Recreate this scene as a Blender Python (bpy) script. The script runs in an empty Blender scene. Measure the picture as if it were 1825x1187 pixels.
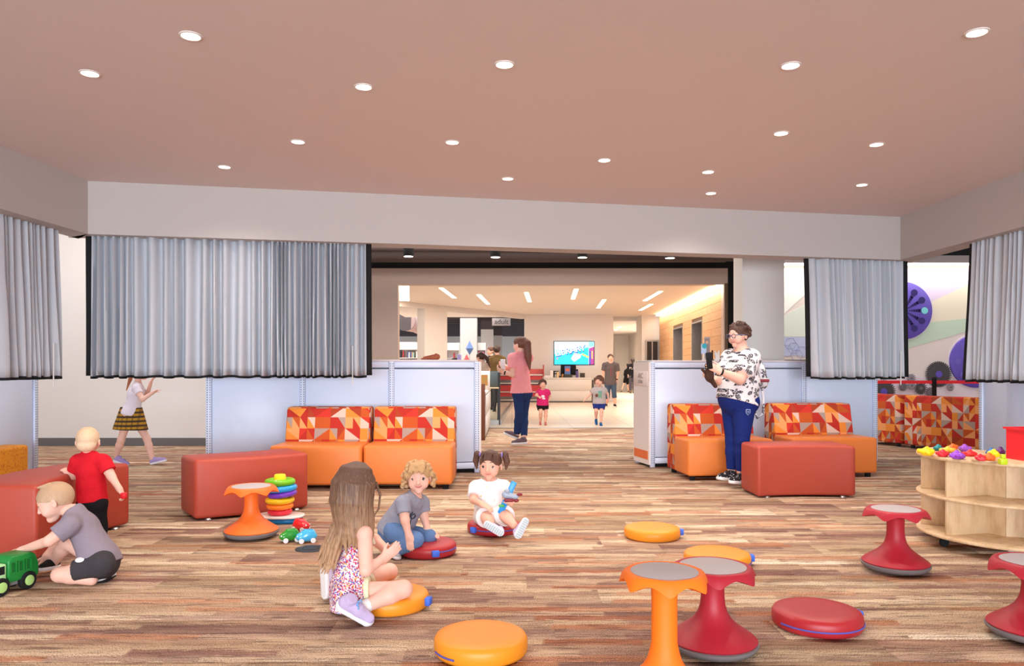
import bpy, bmesh, math, random
import numpy as np
from mathutils import Vector, Matrix
random.seed(7); np.random.seed(7)
V = Vector
F = 1340.0; CX = 912.5; HY = 657.0; CZ = 1.17          # focal length in pixels, principal column, horizon row, eye height
PI = math.pi
scene = bpy.context.scene
COL = scene.collection
# ------------------------------------------------------------------ camera, world, light, exposure
cam_d = bpy.data.cameras.new('camera'); cam = bpy.data.objects.new('camera', cam_d); COL.objects.link(cam)
cam.location = (0, 0, CZ); cam.rotation_euler = (PI / 2, 0, 0)
cam_d.sensor_width = 36; cam_d.lens = 36 * F / 1825; cam_d.shift_y = (HY - 593.5) / 1825; cam_d.clip_end = 200
scene.camera = cam
scene.view_settings.view_transform = 'Standard'; scene.view_settings.look = 'None'
scene.view_settings.gamma = 1; scene.view_settings.use_curve_mapping = False
scene.view_settings.exposure = 0.05
w = bpy.data.worlds.new('world'); scene.world = w; w.use_nodes = True
w.node_tree.nodes['Background'].inputs[0].default_value = (0.86, 0.93, 1.0, 1)
w.node_tree.nodes['Background'].inputs[1].default_value = 1.0
scene.cycles.use_denoising = True
scene.cycles.max_bounces = 7; scene.cycles.diffuse_bounces = 4; scene.cycles.glossy_bounces = 3
scene.cycles.transmission_bounces = 6; scene.cycles.transparent_max_bounces = 8
scene.cycles.sample_clamp_indirect = 6; scene.cycles.caustics_reflective = False; scene.cycles.caustics_refractive = False

def lin(c):
    return tuple(((x / 255) / 12.92 if x / 255 <= 0.04045 else ((x / 255 + 0.055) / 1.055) ** 2.4) for x in c)
def area_light(name, loc, rot, sx, sy, power, color=(1, 1, 1), parent=None, spread=PI):
    l = bpy.data.lights.new(name, 'AREA'); l.shape = 'RECTANGLE'; l.size = sx; l.size_y = sy; l.energy = power
    l.color = color; l.spread = spread
    o = bpy.data.objects.new(name, l); COL.objects.link(o); o.location = loc; o.rotation_euler = rot; o.parent = parent
    return o
def spot_light(name, loc, power, color, angle=150, blend=0.9, size=0.05, parent=None):
    l = bpy.data.lights.new(name, 'SPOT'); l.energy = power; l.color = color; l.spot_size = math.radians(angle)
    l.spot_blend = blend; l.shadow_soft_size = size
    o = bpy.data.objects.new(name, l); COL.objects.link(o); o.location = loc; o.parent = parent
    return o
COOL = (0.82, 0.91, 1.0); WARM = (1.0, 0.80, 0.60); NEUT = (1.0, 0.93, 0.86)
# daylight through the glazed wall behind the camera (a lamp the size of the glazing)
area_light('window_daylight', (0, -7.6, 1.2), (PI / 2 + .16, 0, 0), 10.5, 2.2, 1560, COOL)
area_light('concourse_fill', (0, 12.6, 4.1), (0, 0, 0), 10, 3, 360, (1, 0.93, 0.87))  # fill lamp without a fixture, added to brighten pillar, header and floor
area_light('library_fill', (-7, 31, 4.6), (0, 0, 0), 12, 8, 2100, (1, 0.95, 0.93))  # added fill under the library ceiling, not a real opening
area_light('gallery_fill', (7.6, 11.5, 3.9), (0, 0, 0), 5, 3, 70, (1, 0.97, 0.95))  # invented fill over the mural gallery, no fixture hangs there
area_light('corridor_fill', (-5.3, 9.6, 3.9), (0, 0, 0), 4, 2, 125, (1, 0.93, 0.90))  # fill added to lighten the white gallery wall, no source there
area_light('hallway_lamp', (5.7, 33.0, 2.6), (0, 0, 0), 1.5, 7, 330, (1, 0.86, 0.70))

# ------------------------------------------------------------------ materials
MATS = {}
class NT:
    def __init__(s, m): s.t = m.node_tree; s.n = s.t.nodes; s.l = s.t.links; s.b = s.n['Principled BSDF']
    def new(s, typ, **kw):
        x = s.n.new(typ)
        for k, v in kw.items(): setattr(x, k, v)
        return x
    def put(s, sock, v):
        if hasattr(v, 'links'): s.l.new(v, sock)
        else: sock.default_value = v
    def math(s, op, a, b=None, c=None):
        x = s.new('ShaderNodeMath', operation=op); s.put(x.inputs[0], a)
        if b is not None: s.put(x.inputs[1], b)
        if c is not None: s.put(x.inputs[2], c)
        return x.outputs[0]
    def xyz(s, a, b, c=0.0):
        x = s.new('ShaderNodeCombineXYZ')
        for i, v in enumerate((a, b, c)): s.put(x.inputs[i], v)
        return x.outputs[0]
    def sep(s, v):
        x = s.new('ShaderNodeSeparateXYZ'); s.l.new(v, x.inputs[0]); return x.outputs
    def noise(s, vec, scale, detail=2, rough=0.5):
        x = s.new('ShaderNodeTexNoise'); s.put(x.inputs['Vector'], vec); x.inputs['Scale'].default_value = scale
        x.inputs['Detail'].default_value = detail; x.inputs['Roughness'].default_value = rough; return x.outputs[0]
    def white(s, vec):
        x = s.new('ShaderNodeTexWhiteNoise', noise_dimensions='3D'); s.put(x.inputs['Vector'], vec); return x.outputs[0]
    def ramp(s, fac, stops, mode='LINEAR'):
        x = s.new('ShaderNodeValToRGB'); x.color_ramp.interpolation = mode; e = x.color_ramp.elements
        while len(e) < len(stops): e.new(0.5)
        for i, (p, c) in enumerate(stops): e[i].position = p; e[i].color = (*lin(c), 1)
        s.put(x.inputs[0], fac); return x.outputs[0]
    def mix(s, fac, a, b, blend='MIX'):
        x = s.new('ShaderNodeMix', data_type='RGBA', blend_type=blend); s.put(x.inputs[0], fac)
        for i, v in ((6, a), (7, b)):
            s.put(x.inputs[i], (*lin(v), 1) if isinstance(v, tuple) and len(v) == 3 else v)
        return x.outputs[2]
    def bump(s, h, strength=0.3, dist=0.01):
        x = s.new('ShaderNodeBump'); x.inputs['Strength'].default_value = strength; x.inputs['Distance'].default_value = dist
        s.l.new(h, x.inputs['Height']); s.l.new(x.outputs[0], s.b.inputs['Normal'])
    def tc(s, k): return s.new('ShaderNodeTexCoord').outputs[k]
    def pos(s): return s.new('ShaderNodeNewGeometry').outputs['Position']
def mat(name, c, rough=0.6, metal=0.0, bump=None, vary=None, spec=0.4, emit=None, sss=0.0, alpha=None, coat=0.0):
    if name in MATS: return MATS[name]
    m = bpy.data.materials.new(name); m.use_nodes = True; MATS[name] = m; n = NT(m); b = n.b
    b.inputs['Base Color'].default_value = (*lin(c), 1); b.inputs['Roughness'].default_value = rough
    b.inputs['Metallic'].default_value = metal; b.inputs['Specular IOR Level'].default_value = spec
    if coat: b.inputs['Coat Weight'].default_value = coat; b.inputs['Coat Roughness'].default_value = 0.15
    if sss:
        b.inputs['Subsurface Weight'].default_value = sss; b.inputs['Subsurface Radius'].default_value = (0.012, 0.005, 0.003)
        b.inputs['Subsurface Scale'].default_value = 1.0
    if vary:
        sc, c2 = vary
        n.l.new(n.mix(n.noise(n.tc('Object'), sc, 3), c, c2), b.inputs['Base Color'])
    if bump: n.bump(n.noise(n.tc('Object'), bump[0], 3), bump[1], bump[2] if len(bump) > 2 else 0.004)
    if emit:
        b.inputs['Emission Color'].default_value = (*lin(emit[0]), 1); b.inputs['Emission Strength'].default_value = emit[1]
    return m
WHITE = mat('white_paint', (226, 220, 216), 0.7, bump=(60, 0.05))
CEILM = mat('ceiling_paint', (222, 208, 206), 0.8, bump=(40, 0.05))
SOFF = mat('soffit_shaded_paint', (190, 183, 180), 0.75, bump=(40, 0.05))  # wall paint darkened: the soffit's shade is put into its colour
SHELF = mat('white_metal', (218, 228, 250), 0.42, spec=0.45)
SLOT = mat('dark_slot', (88, 90, 106), 0.8)
BLACK = mat('black_fabric', (18, 17, 19), 0.85)
DARK = mat('dark_ceiling', (32, 27, 27), 0.85)
DUCT = mat('painted_duct', (72, 58, 56), 0.7)
CURT = mat('grey_curtain', (192, 196, 204), 0.75, bump=(9, 0.12, 0.02), spec=0.2)
BENCH = mat('brick_red_vinyl', (176, 70, 52), 0.5, bump=(120, 0.12, 0.002))
ORANGE = mat('orange_vinyl', (228, 128, 58), 0.45, bump=(120, 0.1, 0.002))
CUSHO = mat('amber_vinyl', (234, 146, 34), 0.42, bump=(90, 0.1, 0.002))
CUSHR = mat('crimson_vinyl', (172, 38, 44), 0.4, bump=(90, 0.1, 0.002))
STOO = mat('orange_plastic', (240, 110, 34), 0.48, bump=(300, 0.05, 0.001))
STOA = mat('amber_plastic', (246, 120, 18), 0.55, bump=(300, 0.05, 0.001))
STOR = mat('red_plastic', (172, 30, 46), 0.46, bump=(300, 0.05, 0.001))
RUBB = mat('grey_rubber', (120, 112, 112), 0.8)
PADG = mat('grey_pad', (180, 172, 174), 0.75, bump=(200, 0.1, 0.001))
BLUE = mat('blue_webbing', (66, 110, 220), 0.6)
ZIP = mat('violet_zip', (92, 84, 168), 0.6)
STEEL = mat('brushed_steel', (170, 168, 166), 0.35, 0.9)
MAPLE = mat('maple_ply', (232, 202, 162), 0.42)
BASEB = mat('grey_vinyl_base', (104, 100, 100), 0.6)
LAMP = mat('lamp_lens', (255, 244, 230), 0.5, emit=((255, 238, 220), 9.0))
LAMPW = mat('linear_lens', (255, 240, 220), 0.5, emit=((255, 226, 190), 7.0))
TILE = mat('beige_tile', (226, 208, 190), 0.35, vary=(1.5, (218, 198, 178)))
GROUT = mat('tile_joint', (178, 160, 144), 0.8)
PINKW = mat('taupe_paint', (206, 184, 174), 0.75)
GREYP = mat('grey_jamb', (140, 130, 130), 0.7)
def glass_mat():
    m = bpy.data.materials.new('clear_glass'); m.use_nodes = True; n = NT(m)
    g = n.new('ShaderNodeBsdfGlossy'); g.inputs['Roughness'].default_value = 0.02
    t = n.new('ShaderNodeBsdfTransparent'); t.inputs[0].default_value = (0.90, 0.96, 0.95, 1)
    f = n.new('ShaderNodeFresnel'); f.inputs[0].default_value = 1.45
    x = n.new('ShaderNodeMixShader'); n.l.new(f.outputs[0], x.inputs[0]); n.l.new(t.outputs[0], x.inputs[1]); n.l.new(g.outputs[0], x.inputs[2])
    n.l.new(x.outputs[0], n.n['Material Output'].inputs[0]); return m
GLASS = glass_mat()
def maple_grain():
    n = NT(MAPLE); p = n.sep(n.tc('Object'))
    v = n.xyz(n.math('MULTIPLY', p[0], 6.0), n.math('MULTIPLY', p[1], 6.0), n.math('MULTIPLY', p[2], 1.6))
    n.l.new(n.ramp(n.noise(v, 3.0, 5, 0.6), [(0.3, (194, 158, 118)), (0.5, (214, 182, 142)), (0.75, (224, 196, 160))]), n.b.inputs['Base Color'])
maple_grain()
def carpet():
    m = mat('striped_carpet', (170, 130, 95), 0.95, spec=0.1); n = NT(m); p = n.sep(n.pos()); x, y = p[0], p[1]
    row = n.math('FLOOR', n.math('DIVIDE', y, 0.25)); col = n.math('FLOOR', n.math('ADD', x, n.math('FRACT', n.math('MULTIPLY', row, 0.37))))
    tone = n.white(n.xyz(col, row, 1.0)); tone2 = n.white(n.xyz(col, row, 5.0))
    jit = n.math('MULTIPLY', n.math('SUBTRACT', n.noise(n.xyz(n.math('MULTIPLY', x, 3.0), n.math('MULTIPLY', y, 14.0)), 3.0, 4, 0.75), 0.5), 0.11)
    sp = n.noise(n.xyz(n.math('MULTIPLY', x, 2.1), y), 105, 2, 0.75)
    dith = n.math('SUBTRACT', sp, 0.5)
    y2 = n.math('ADD', n.math('ADD', y, jit), n.math('MULTIPLY', dith, 0.06)); x2 = n.math('ADD', x, n.math('MULTIPLY', dith, 0.10))
    sub = n.math('FLOOR', n.math('DIVIDE', y2, 0.0625)); so = n.math('MULTIPLY', n.white(n.xyz(sub, 3.0, 2.0)), 7.0)
    seg = n.math('FLOOR', n.math('ADD', n.math('DIVIDE', x2, 0.62), so)); band = n.white(n.xyz(seg, sub, 9.0)); band2 = n.white(n.xyz(seg, sub, 19.0))
    base = n.math('ADD', n.math('MULTIPLY', tone, 0.40), n.math('MULTIPLY', band, 0.60))
    c = n.ramp(base, [(0.10, (138, 106, 96)), (0.28, (168, 136, 118)), (0.44, (192, 160, 134)), (0.60, (208, 180, 150)), (0.78, (228, 202, 170)), (0.92, (240, 220, 192))])
    def clamp(v): return n.math('MINIMUM', n.math('MAXIMUM', v, 0.0), 1.0)
    rust = n.math('MULTIPLY', n.math('GREATER_THAN', band2, 0.85), 0.62); c = n.mix(rust, c, (190, 116, 76))
    maro = n.math('MULTIPLY', n.math('LESS_THAN', band2, 0.08), 0.6); c = n.mix(maro, c, (138, 92, 86))
    oliv = n.math('MULTIPLY', n.math('GREATER_THAN', tone2, 0.78), 0.35); c = n.mix(oliv, c, (160, 140, 104))
    st = n.noise(n.xyz(n.math('ADD', n.math('MULTIPLY', x, 2.2), n.math('MULTIPLY', tone, 40.0)), n.math('MULTIPLY', y, 30.0), n.math('MULTIPLY', band, 3.0)), 1.5, 5, 0.72)
    c = n.mix(clamp(n.math('MULTIPLY', n.math('SUBTRACT', 0.485, n.math('ADD', st, n.math('MULTIPLY', dith, 0.10))), 10.0)), c, n.mix(0.72, c, (92, 62, 54)))
    c = n.mix(clamp(n.math('MULTIPLY', n.math('SUBTRACT', st, 0.56), 6.0)), c, n.mix(0.6, c, (232, 206, 172)))
    patch = n.noise(n.xyz(n.math('MULTIPLY', x, 2.0), n.math('MULTIPLY', y, 10.0), tone), 2.0, 3, 0.6)
    spk = n.math('MULTIPLY', clamp(n.math('MULTIPLY', n.math('SUBTRACT', 0.52, sp), 8.0)), clamp(n.math('MULTIPLY_ADD', patch, 3.0, -0.6)))
    c = n.mix(n.math('MULTIPLY', spk, 0.74), c, (92, 66, 60))
    n.l.new(c, n.b.inputs['Base Color']); n.bump(sp, 0.6, 0.006)
    return m
CARPET = carpet()
def tri_fabric():
    m = mat('triangle_fabric', (200, 90, 50), 0.8, spec=0.2); n = NT(m); u = n.sep(n.tc('UV'))
    def layer(su, sv, seed):
        a = n.math('ADD', n.math('DIVIDE', u[0], su), 40.0); b = n.math('ADD', n.math('DIVIDE', u[1], sv), 40.0)
        iu, iv = n.math('FLOOR', a), n.math('FLOOR', b); fu, fv = n.math('FRACT', a), n.math('FRACT', b)
        fl = n.math('GREATER_THAN', n.white(n.xyz(iu, iv, seed)), 0.5)
        d = n.math('ABSOLUTE', n.math('SUBTRACT', fl, fu))
        side = n.math('GREATER_THAN', d, fv)
        return n.white(n.xyz(iu, n.math('MULTIPLY_ADD', side, 0.37, iv), seed + 3.1)), n.white(n.xyz(iu, iv, seed + 7.7))
    a, pick = layer(0.155, 0.112, 1.0); b, _ = layer(0.0775, 0.112, 12.0); c2, pick2 = layer(0.31, 0.112, 25.0)
    v = n.new('ShaderNodeMix'); n.put(v.inputs[0], n.math('GREATER_THAN', pick, 0.60)); n.put(v.inputs[2], a); n.put(v.inputs[3], b)
    n.l.new(n.ramp(v.outputs[0], [(0, (196, 88, 40)), (0.17, (240, 160, 100)), (0.32, (186, 50, 40)), (0.47, (232, 140, 58)), (0.61, (172, 66, 40)), (0.72, (222, 190, 174)), (0.82, (172, 150, 140)), (0.92, (208, 58, 46))], 'CONSTANT'), n.b.inputs['Base Color'])
    return m
TRIF = tri_fabric()
def yellow_fabric():
    m = mat('amber_print_fabric', (226, 146, 30), 0.8); n = NT(m)
    f = n.noise(n.tc('UV'), 26, 2); k = n.math('LESS_THAN', n.math('ABSOLUTE', n.math('SUBTRACT', f, 0.5)), 0.018)
    n.l.new(n.mix(k, (228, 146, 26), (190, 104, 20)), n.b.inputs['Base Color']); return m
YELF = yellow_fabric()
def wood_planks():
    m = mat('oak_board', (214, 166, 118), 0.55); n = NT(m); p = n.sep(n.tc('Object'))
    r = n.new('ShaderNodeObjectInfo').outputs['Random']
    g = n.noise(n.xyz(n.math('MULTIPLY', p[0], 14.0), n.math('ADD', n.math('MULTIPLY', p[1], 1.5), n.math('MULTIPLY', r, 50.0)), n.math('MULTIPLY', p[2], 14.0)), 2.0, 5, 0.65)
    c = n.ramp(g, [(0.28, (158, 104, 66)), (0.45, (206, 156, 108)), (0.7, (228, 184, 136))])
    n.l.new(n.mix(n.math('MULTIPLY', r, 0.35), c, (180, 124, 80)), n.b.inputs['Base Color']); return m
OAK = wood_planks()
def floral(name, base, cols, scale, thr, stretch=1.0):
    m = mat(name, base, 0.85, spec=0.15); n = NT(m)
    v = n.new('ShaderNodeTexVoronoi'); n.l.new(n.tc('Object'), v.inputs['Vector']); v.inputs['Scale'].default_value = scale
    h = n.new('ShaderNodeSeparateColor'); n.l.new(v.outputs['Color'], h.inputs[0])
    col = n.ramp(h.outputs[0], [(i / len(cols), c) for i, c in enumerate(cols)], 'CONSTANT')
    k = n.math('LESS_THAN', v.outputs['Distance'], thr)
    n.l.new(n.mix(k, base, col), n.b.inputs['Base Color']); return m
FLORAL = floral('floral_cotton', (240, 224, 226), [(206, 60, 110), (236, 170, 90), (120, 80, 160), (224, 110, 140), (250, 240, 240), (180, 60, 70), (110, 120, 190)], 140, 0.60)
SPRIG = floral('sprigged_cotton', (236, 230, 230), [(236, 230, 230), (236, 230, 230), (236, 230, 230), (212, 206, 160), (236, 230, 230), (226, 204, 198), (236, 230, 230)], 24, 0.22)
def leaf_print():
    m = mat('leaf_print_cotton', (232, 226, 228), 0.85, spec=0.15); n = NT(m); o = n.tc('Object')
    sc = n.new('ShaderNodeVectorMath', operation='MULTIPLY'); n.l.new(o, sc.inputs[0]); sc.inputs[1].default_value = (8.5, 5.0, 8.5)
    v = n.new('ShaderNodeTexVoronoi'); n.l.new(sc.outputs[0], v.inputs['Vector']); v.inputs['Scale'].default_value = 1.0
    df = n.new('ShaderNodeVectorMath', operation='SUBTRACT'); n.l.new(sc.outputs[0], df.inputs[0]); n.l.new(v.outputs['Position'], df.inputs[1]); d = n.sep(df.outputs[0])
    hx = n.math('ADD', d[0], n.math('MULTIPLY', d[1], 0.6)); th = n.math('ARCTAN2', d[2], hx); r = n.math('SQRT', n.math('ADD', n.math('MULTIPLY', hx, hx), n.math('MULTIPLY', d[2], d[2])))
    h = n.new('ShaderNodeSeparateColor'); n.l.new(v.outputs['Color'], h.inputs[0])
    ph = n.math('MULTIPLY', h.outputs[0], 6.28)
    pet = n.math('ABSOLUTE', n.math('COSINE', n.math('ADD', n.math('MULTIPLY', th, 2.5), ph)))
    half = n.math('MULTIPLY_ADD', n.math('SINE', n.math('ADD', th, ph)), 0.22, 0.50)
    k = n.math('LESS_THAN', r, n.math('MULTIPLY', half, n.math('POWER', pet, 0.8)))
    vein = n.math('GREATER_THAN', n.math('SINE', n.math('ADD', n.math('MULTIPLY', r, 46.0), n.math('MULTIPLY', n.noise(o, 60, 2), 14.0))), -0.80)
    n.l.new(n.mix(n.math('MULTIPLY', k, vein), (230, 225, 228), (62, 60, 70)), n.b.inputs['Base Color']); return m
LEAFP = leaf_print()
def plaid():
    m = mat('plaid_cotton', (150, 110, 30), 0.85); n = NT(m); p = n.sep(n.tc('Object'))
    a = n.math('GREATER_THAN', n.math('SINE', n.math('MULTIPLY', p[2], 120.0)), 0.1); b = n.math('GREATER_THAN', n.math('SINE', n.math('MULTIPLY', p[0], 110.0)), 0.55)
    n.l.new(n.mix(n.math('MULTIPLY', b, 0.5), n.mix(a, (176, 128, 30), (70, 46, 28)), (60, 40, 28)), n.b.inputs['Base Color']); return m
PLAID = plaid()
def hair_mat(name, top, tip, z0, z1, streak=60):
    m = mat(name, top, 0.5, spec=0.35); n = NT(m); p = n.sep(n.tc('Object'))
    v = n.xyz(n.math('MULTIPLY', p[0], streak * 2.6), n.math('MULTIPLY', p[1], streak * 2.6), n.math('MULTIPLY', p[2], streak * 0.12))
    s = n.noise(v, 1.0, 3, 0.6)
    g = n.math('DIVIDE', n.math('SUBTRACT', z1, p[2]), z1 - z0)
    f = n.math('ADD', g, n.math('MULTIPLY', n.math('SUBTRACT', s, 0.5), 1.5))
    n.l.new(n.ramp(f, [(0.05, top), (0.95, tip)]), n.b.inputs['Base Color']); n.bump(s, 0.5, 0.006); return m
def skin_mat(name, c, c2): return mat(name, c, 0.5, sss=0.12, spec=0.35, vary=(14, c2))
SKIN = skin_mat('fair_skin', (238, 192, 172), (232, 178, 158)); SKIN2 = skin_mat('warm_skin', (234, 182, 158), (226, 168, 144))
LIPS = mat('lip_skin', (208, 128, 120), 0.45); TEETH = mat('teeth', (240, 234, 226), 0.3)
EYEW = mat('eye_white', (236, 232, 230), 0.2); IRISB = mat('dark_iris', (62, 42, 34), 0.2); PUPIL = mat('pupil', (8, 7, 8), 0.1)

# ------------------------------------------------------------------ mesh helpers
def W(px, py, d): return V(((px - CX) * d / F, d, CZ - (py - HY) * d / F))
def GD(py, z=0.0): return F * (CZ - z) / (py - HY)
def link(name, me, parent=None, mats=None, loc=None, kind=None):
    o = bpy.data.objects.new(name, me); COL.objects.link(o)
    if mats is not None:
        for m in (mats if isinstance(mats, (list, tuple)) else [mats]): me.materials.append(m)
    if parent: o.parent = parent
    if loc is not None: o.location = loc
    if kind: o['kind'] = kind
    return o
def thing(name, label, cat, loc=(0, 0, 0), rz=0.0, group=None):
    o = bpy.data.objects.new(name, None); COL.objects.link(o); o.empty_display_size = 0.1
    o.location = loc; o.rotation_euler = (0, 0, rz); o['label'] = label; o['category'] = cat
    if group: o['group'] = group
    return o
def tag(o, label, cat, group=None):
    o['label'] = label; o['category'] = cat
    if group: o['group'] = group
    return o
def dup(root, loc=None, rz=None, label=None, group=None):
    r = root.copy(); COL.objects.link(r)
    if loc is not None: r.location = loc
    if rz is not None: r.rotation_euler = (0, 0, rz)
    if label: r['label'] = label
    if group: r['group'] = group
    for ch in list(root.children):
        c = ch.copy(); COL.objects.link(c); c.parent = r
        for g in list(ch.children):
            d = g.copy(); COL.objects.link(d); d.parent = c
    return r
class MB:
    """collects polygons, then links them as one mesh object"""
    def __init__(s): s.v = []; s.f = []; s.m = []; s.sm = []
    def add(s, vs, fs, mi=0, M=None, smooth=False):
        o = len(s.v)
        for p in vs: s.v.append(tuple(M @ V(p)) if M is not None else tuple(p))
        for f in fs: s.f.append(tuple(o + i for i in f)); s.m.append(mi); s.sm.append(smooth)
        return s
    def box(s, x0, x1, y0, y1, z0, z1, mi=0, M=None):
        vs = [(x, y, z) for z in (z0, z1) for y in (y0, y1) for x in (x0, x1)]
        return s.add(vs, [(0, 2, 3, 1), (4, 5, 7, 6), (0, 1, 5, 4), (2, 6, 7, 3), (0, 4, 6, 2), (1, 3, 7, 5)], mi, M)
    def rbox(s, x0, x1, y0, y1, z0, z1, r=0.01, seg=2, mi=0, M=None):
        bm = bmesh.new(); bmesh.ops.create_cube(bm, size=1)
        for v in bm.verts: v.co = V((x0 + (v.co.x + .5) * (x1 - x0), y0 + (v.co.y + .5) * (y1 - y0), z0 + (v.co.z + .5) * (z1 - z0)))
        bmesh.ops.bevel(bm, geom=bm.edges[:], offset=r, segments=seg, profile=0.5, affect='EDGES'); return s.bm(bm, mi, M, True)
    def bm(s, bm, mi=0, M=None, smooth=False):
        bm.verts.index_update(); s.add([v.co[:] for v in bm.verts], [[v.index for v in f.verts] for f in bm.faces], mi, M, smooth); bm.free(); return s
    def lathe(s, prof, n=32, mi=0, M=None, smooth=True, cap=True):
        vs = []; fs = []
        for r, z in prof:
            for i in range(n): a = 2 * PI * i / n; vs.append((r * math.cos(a), r * math.sin(a), z))
        for j in range(len(prof) - 1):
            for i in range(n):
                k = (i + 1) % n; fs.append((j * n + i, j * n + k, (j + 1) * n + k, (j + 1) * n + i))
        if cap: fs.append(tuple(range(n - 1, -1, -1))); fs.append(tuple((len(prof) - 1) * n + i for i in range(n)))
        return s.add(vs, fs, mi, M, smooth)
    def tube(s, pts, r, n=8, mi=0, M=None, cap=True):
        pts = [V(p) for p in pts]; vs = []; fs = []
        rr = r if isinstance(r, (list, tuple)) else [r] * len(pts)
        for i, p in enumerate(pts):
            t = (pts[min(i + 1, len(pts) - 1)] - pts[max(i - 1, 0)]).normalized()
            a = t.cross(V((0, 0, 1)) if abs(t.z) < 0.9 else V((1, 0, 0))).normalized(); b = t.cross(a)
            for k in range(n): q = 2 * PI * k / n; vs.append(tuple(p + rr[i] * (math.cos(q) * a + math.sin(q) * b)))
        for i in range(len(pts) - 1):
            for k in range(n): j = (k + 1) % n; fs.append((i * n + k, i * n + j, (i + 1) * n + j, (i + 1) * n + k))
        if cap: fs.append(tuple(range(n - 1, -1, -1))); fs.append(tuple((len(pts) - 1) * n + k for k in range(n)))
        return s.add(vs, fs, mi, M, True)
    def prism(s, poly, z0, z1, r=0.0, seg=2, mi=0, M=None, ang=40):
        bm = bmesh.new(); n = len(poly)
        a = [bm.verts.new((x, y, z0)) for x, y in poly]; b = [bm.verts.new((x, y, z1)) for x, y in poly]
        bm.faces.new(a[::-1]); bm.faces.new(b)
        for i in range(n): bm.faces.new((a[i], a[(i + 1) % n], b[(i + 1) % n], b[i]))
        bmesh.ops.recalc_face_normals(bm, faces=bm.faces[:])
        if r:
            es = [e for e in bm.edges if len(e.link_faces) == 2 and e.calc_face_angle(0) > math.radians(ang)]
            bmesh.ops.bevel(bm, geom=es, offset=r, segments=seg, profile=0.5, affect='EDGES')
        return s.bm(bm, mi, M, bool(r))
    def sphere(s, c, r, n=12, mi=0, M=None, sc=(1, 1, 1)):
        prof = [(max(1e-4, math.sin(PI * j / n)), -math.cos(PI * j / n)) for j in range(n + 1)]
        T = Matrix.Translation(c) @ Matrix.Diagonal((r * sc[0], r * sc[1], r * sc[2], 1))
        return s.lathe(prof, n + 4, mi, (M @ T) if M is not None else T)
    def build(s, name, mats, parent=None, loc=None, kind=None, uv=False):
        me = bpy.data.meshes.new(name); me.from_pydata(s.v, [], s.f)
        me.polygons.foreach_set('material_index', s.m); me.polygons.foreach_set('use_smooth', s.sm); me.update()
        if uv:
            l = me.uv_layers.new(name='uv')
            for p in me.polygons:
                nx, ny, nz = (abs(q) for q in p.normal)
                for li in p.loop_indices:
                    c = me.vertices[me.loops[li].vertex_index].co
                    l.data[li].uv = (c.x, c.z) if ny >= max(nx, nz) else ((c.y, c.z) if nx >= nz else (c.x, c.y))
        if any(s.sm):
            try: me.set_sharp_from_angle(angle=math.radians(50))
            except Exception: pass
        return link(name, me, parent, mats, loc, kind)
def struct(name, mb, mats, **k): return mb.build(name, mats, kind='structure', **k)
def frame(o, x, z):
    """4x4 with X along x, Z near z"""
    x = V(x).normalized(); z = V(z); z = (z - x * z.dot(x)).normalized(); y = z.cross(x)
    M = Matrix((x, y, z)).transposed().to_4x4(); M.translation = V(o); return M
def text(s, size, name, m, parent, M, extrude=0.002, align='CENTER', bevel=0.0):
    c = bpy.data.curves.new(name, 'FONT'); c.body = s; c.size = size; c.extrude = extrude; c.align_x = align; c.align_y = 'CENTER'; c.offset = bevel
    c.materials.append(m); o = bpy.data.objects.new(name, c); COL.objects.link(o); bpy.context.view_layer.update()
    me = bpy.data.meshes.new_from_object(o.evaluated_get(bpy.context.evaluated_depsgraph_get())); bpy.data.objects.remove(o); me.name = name
    o = bpy.data.objects.new(name, me); COL.objects.link(o); o.parent = parent; o.matrix_local = M; return o
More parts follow.
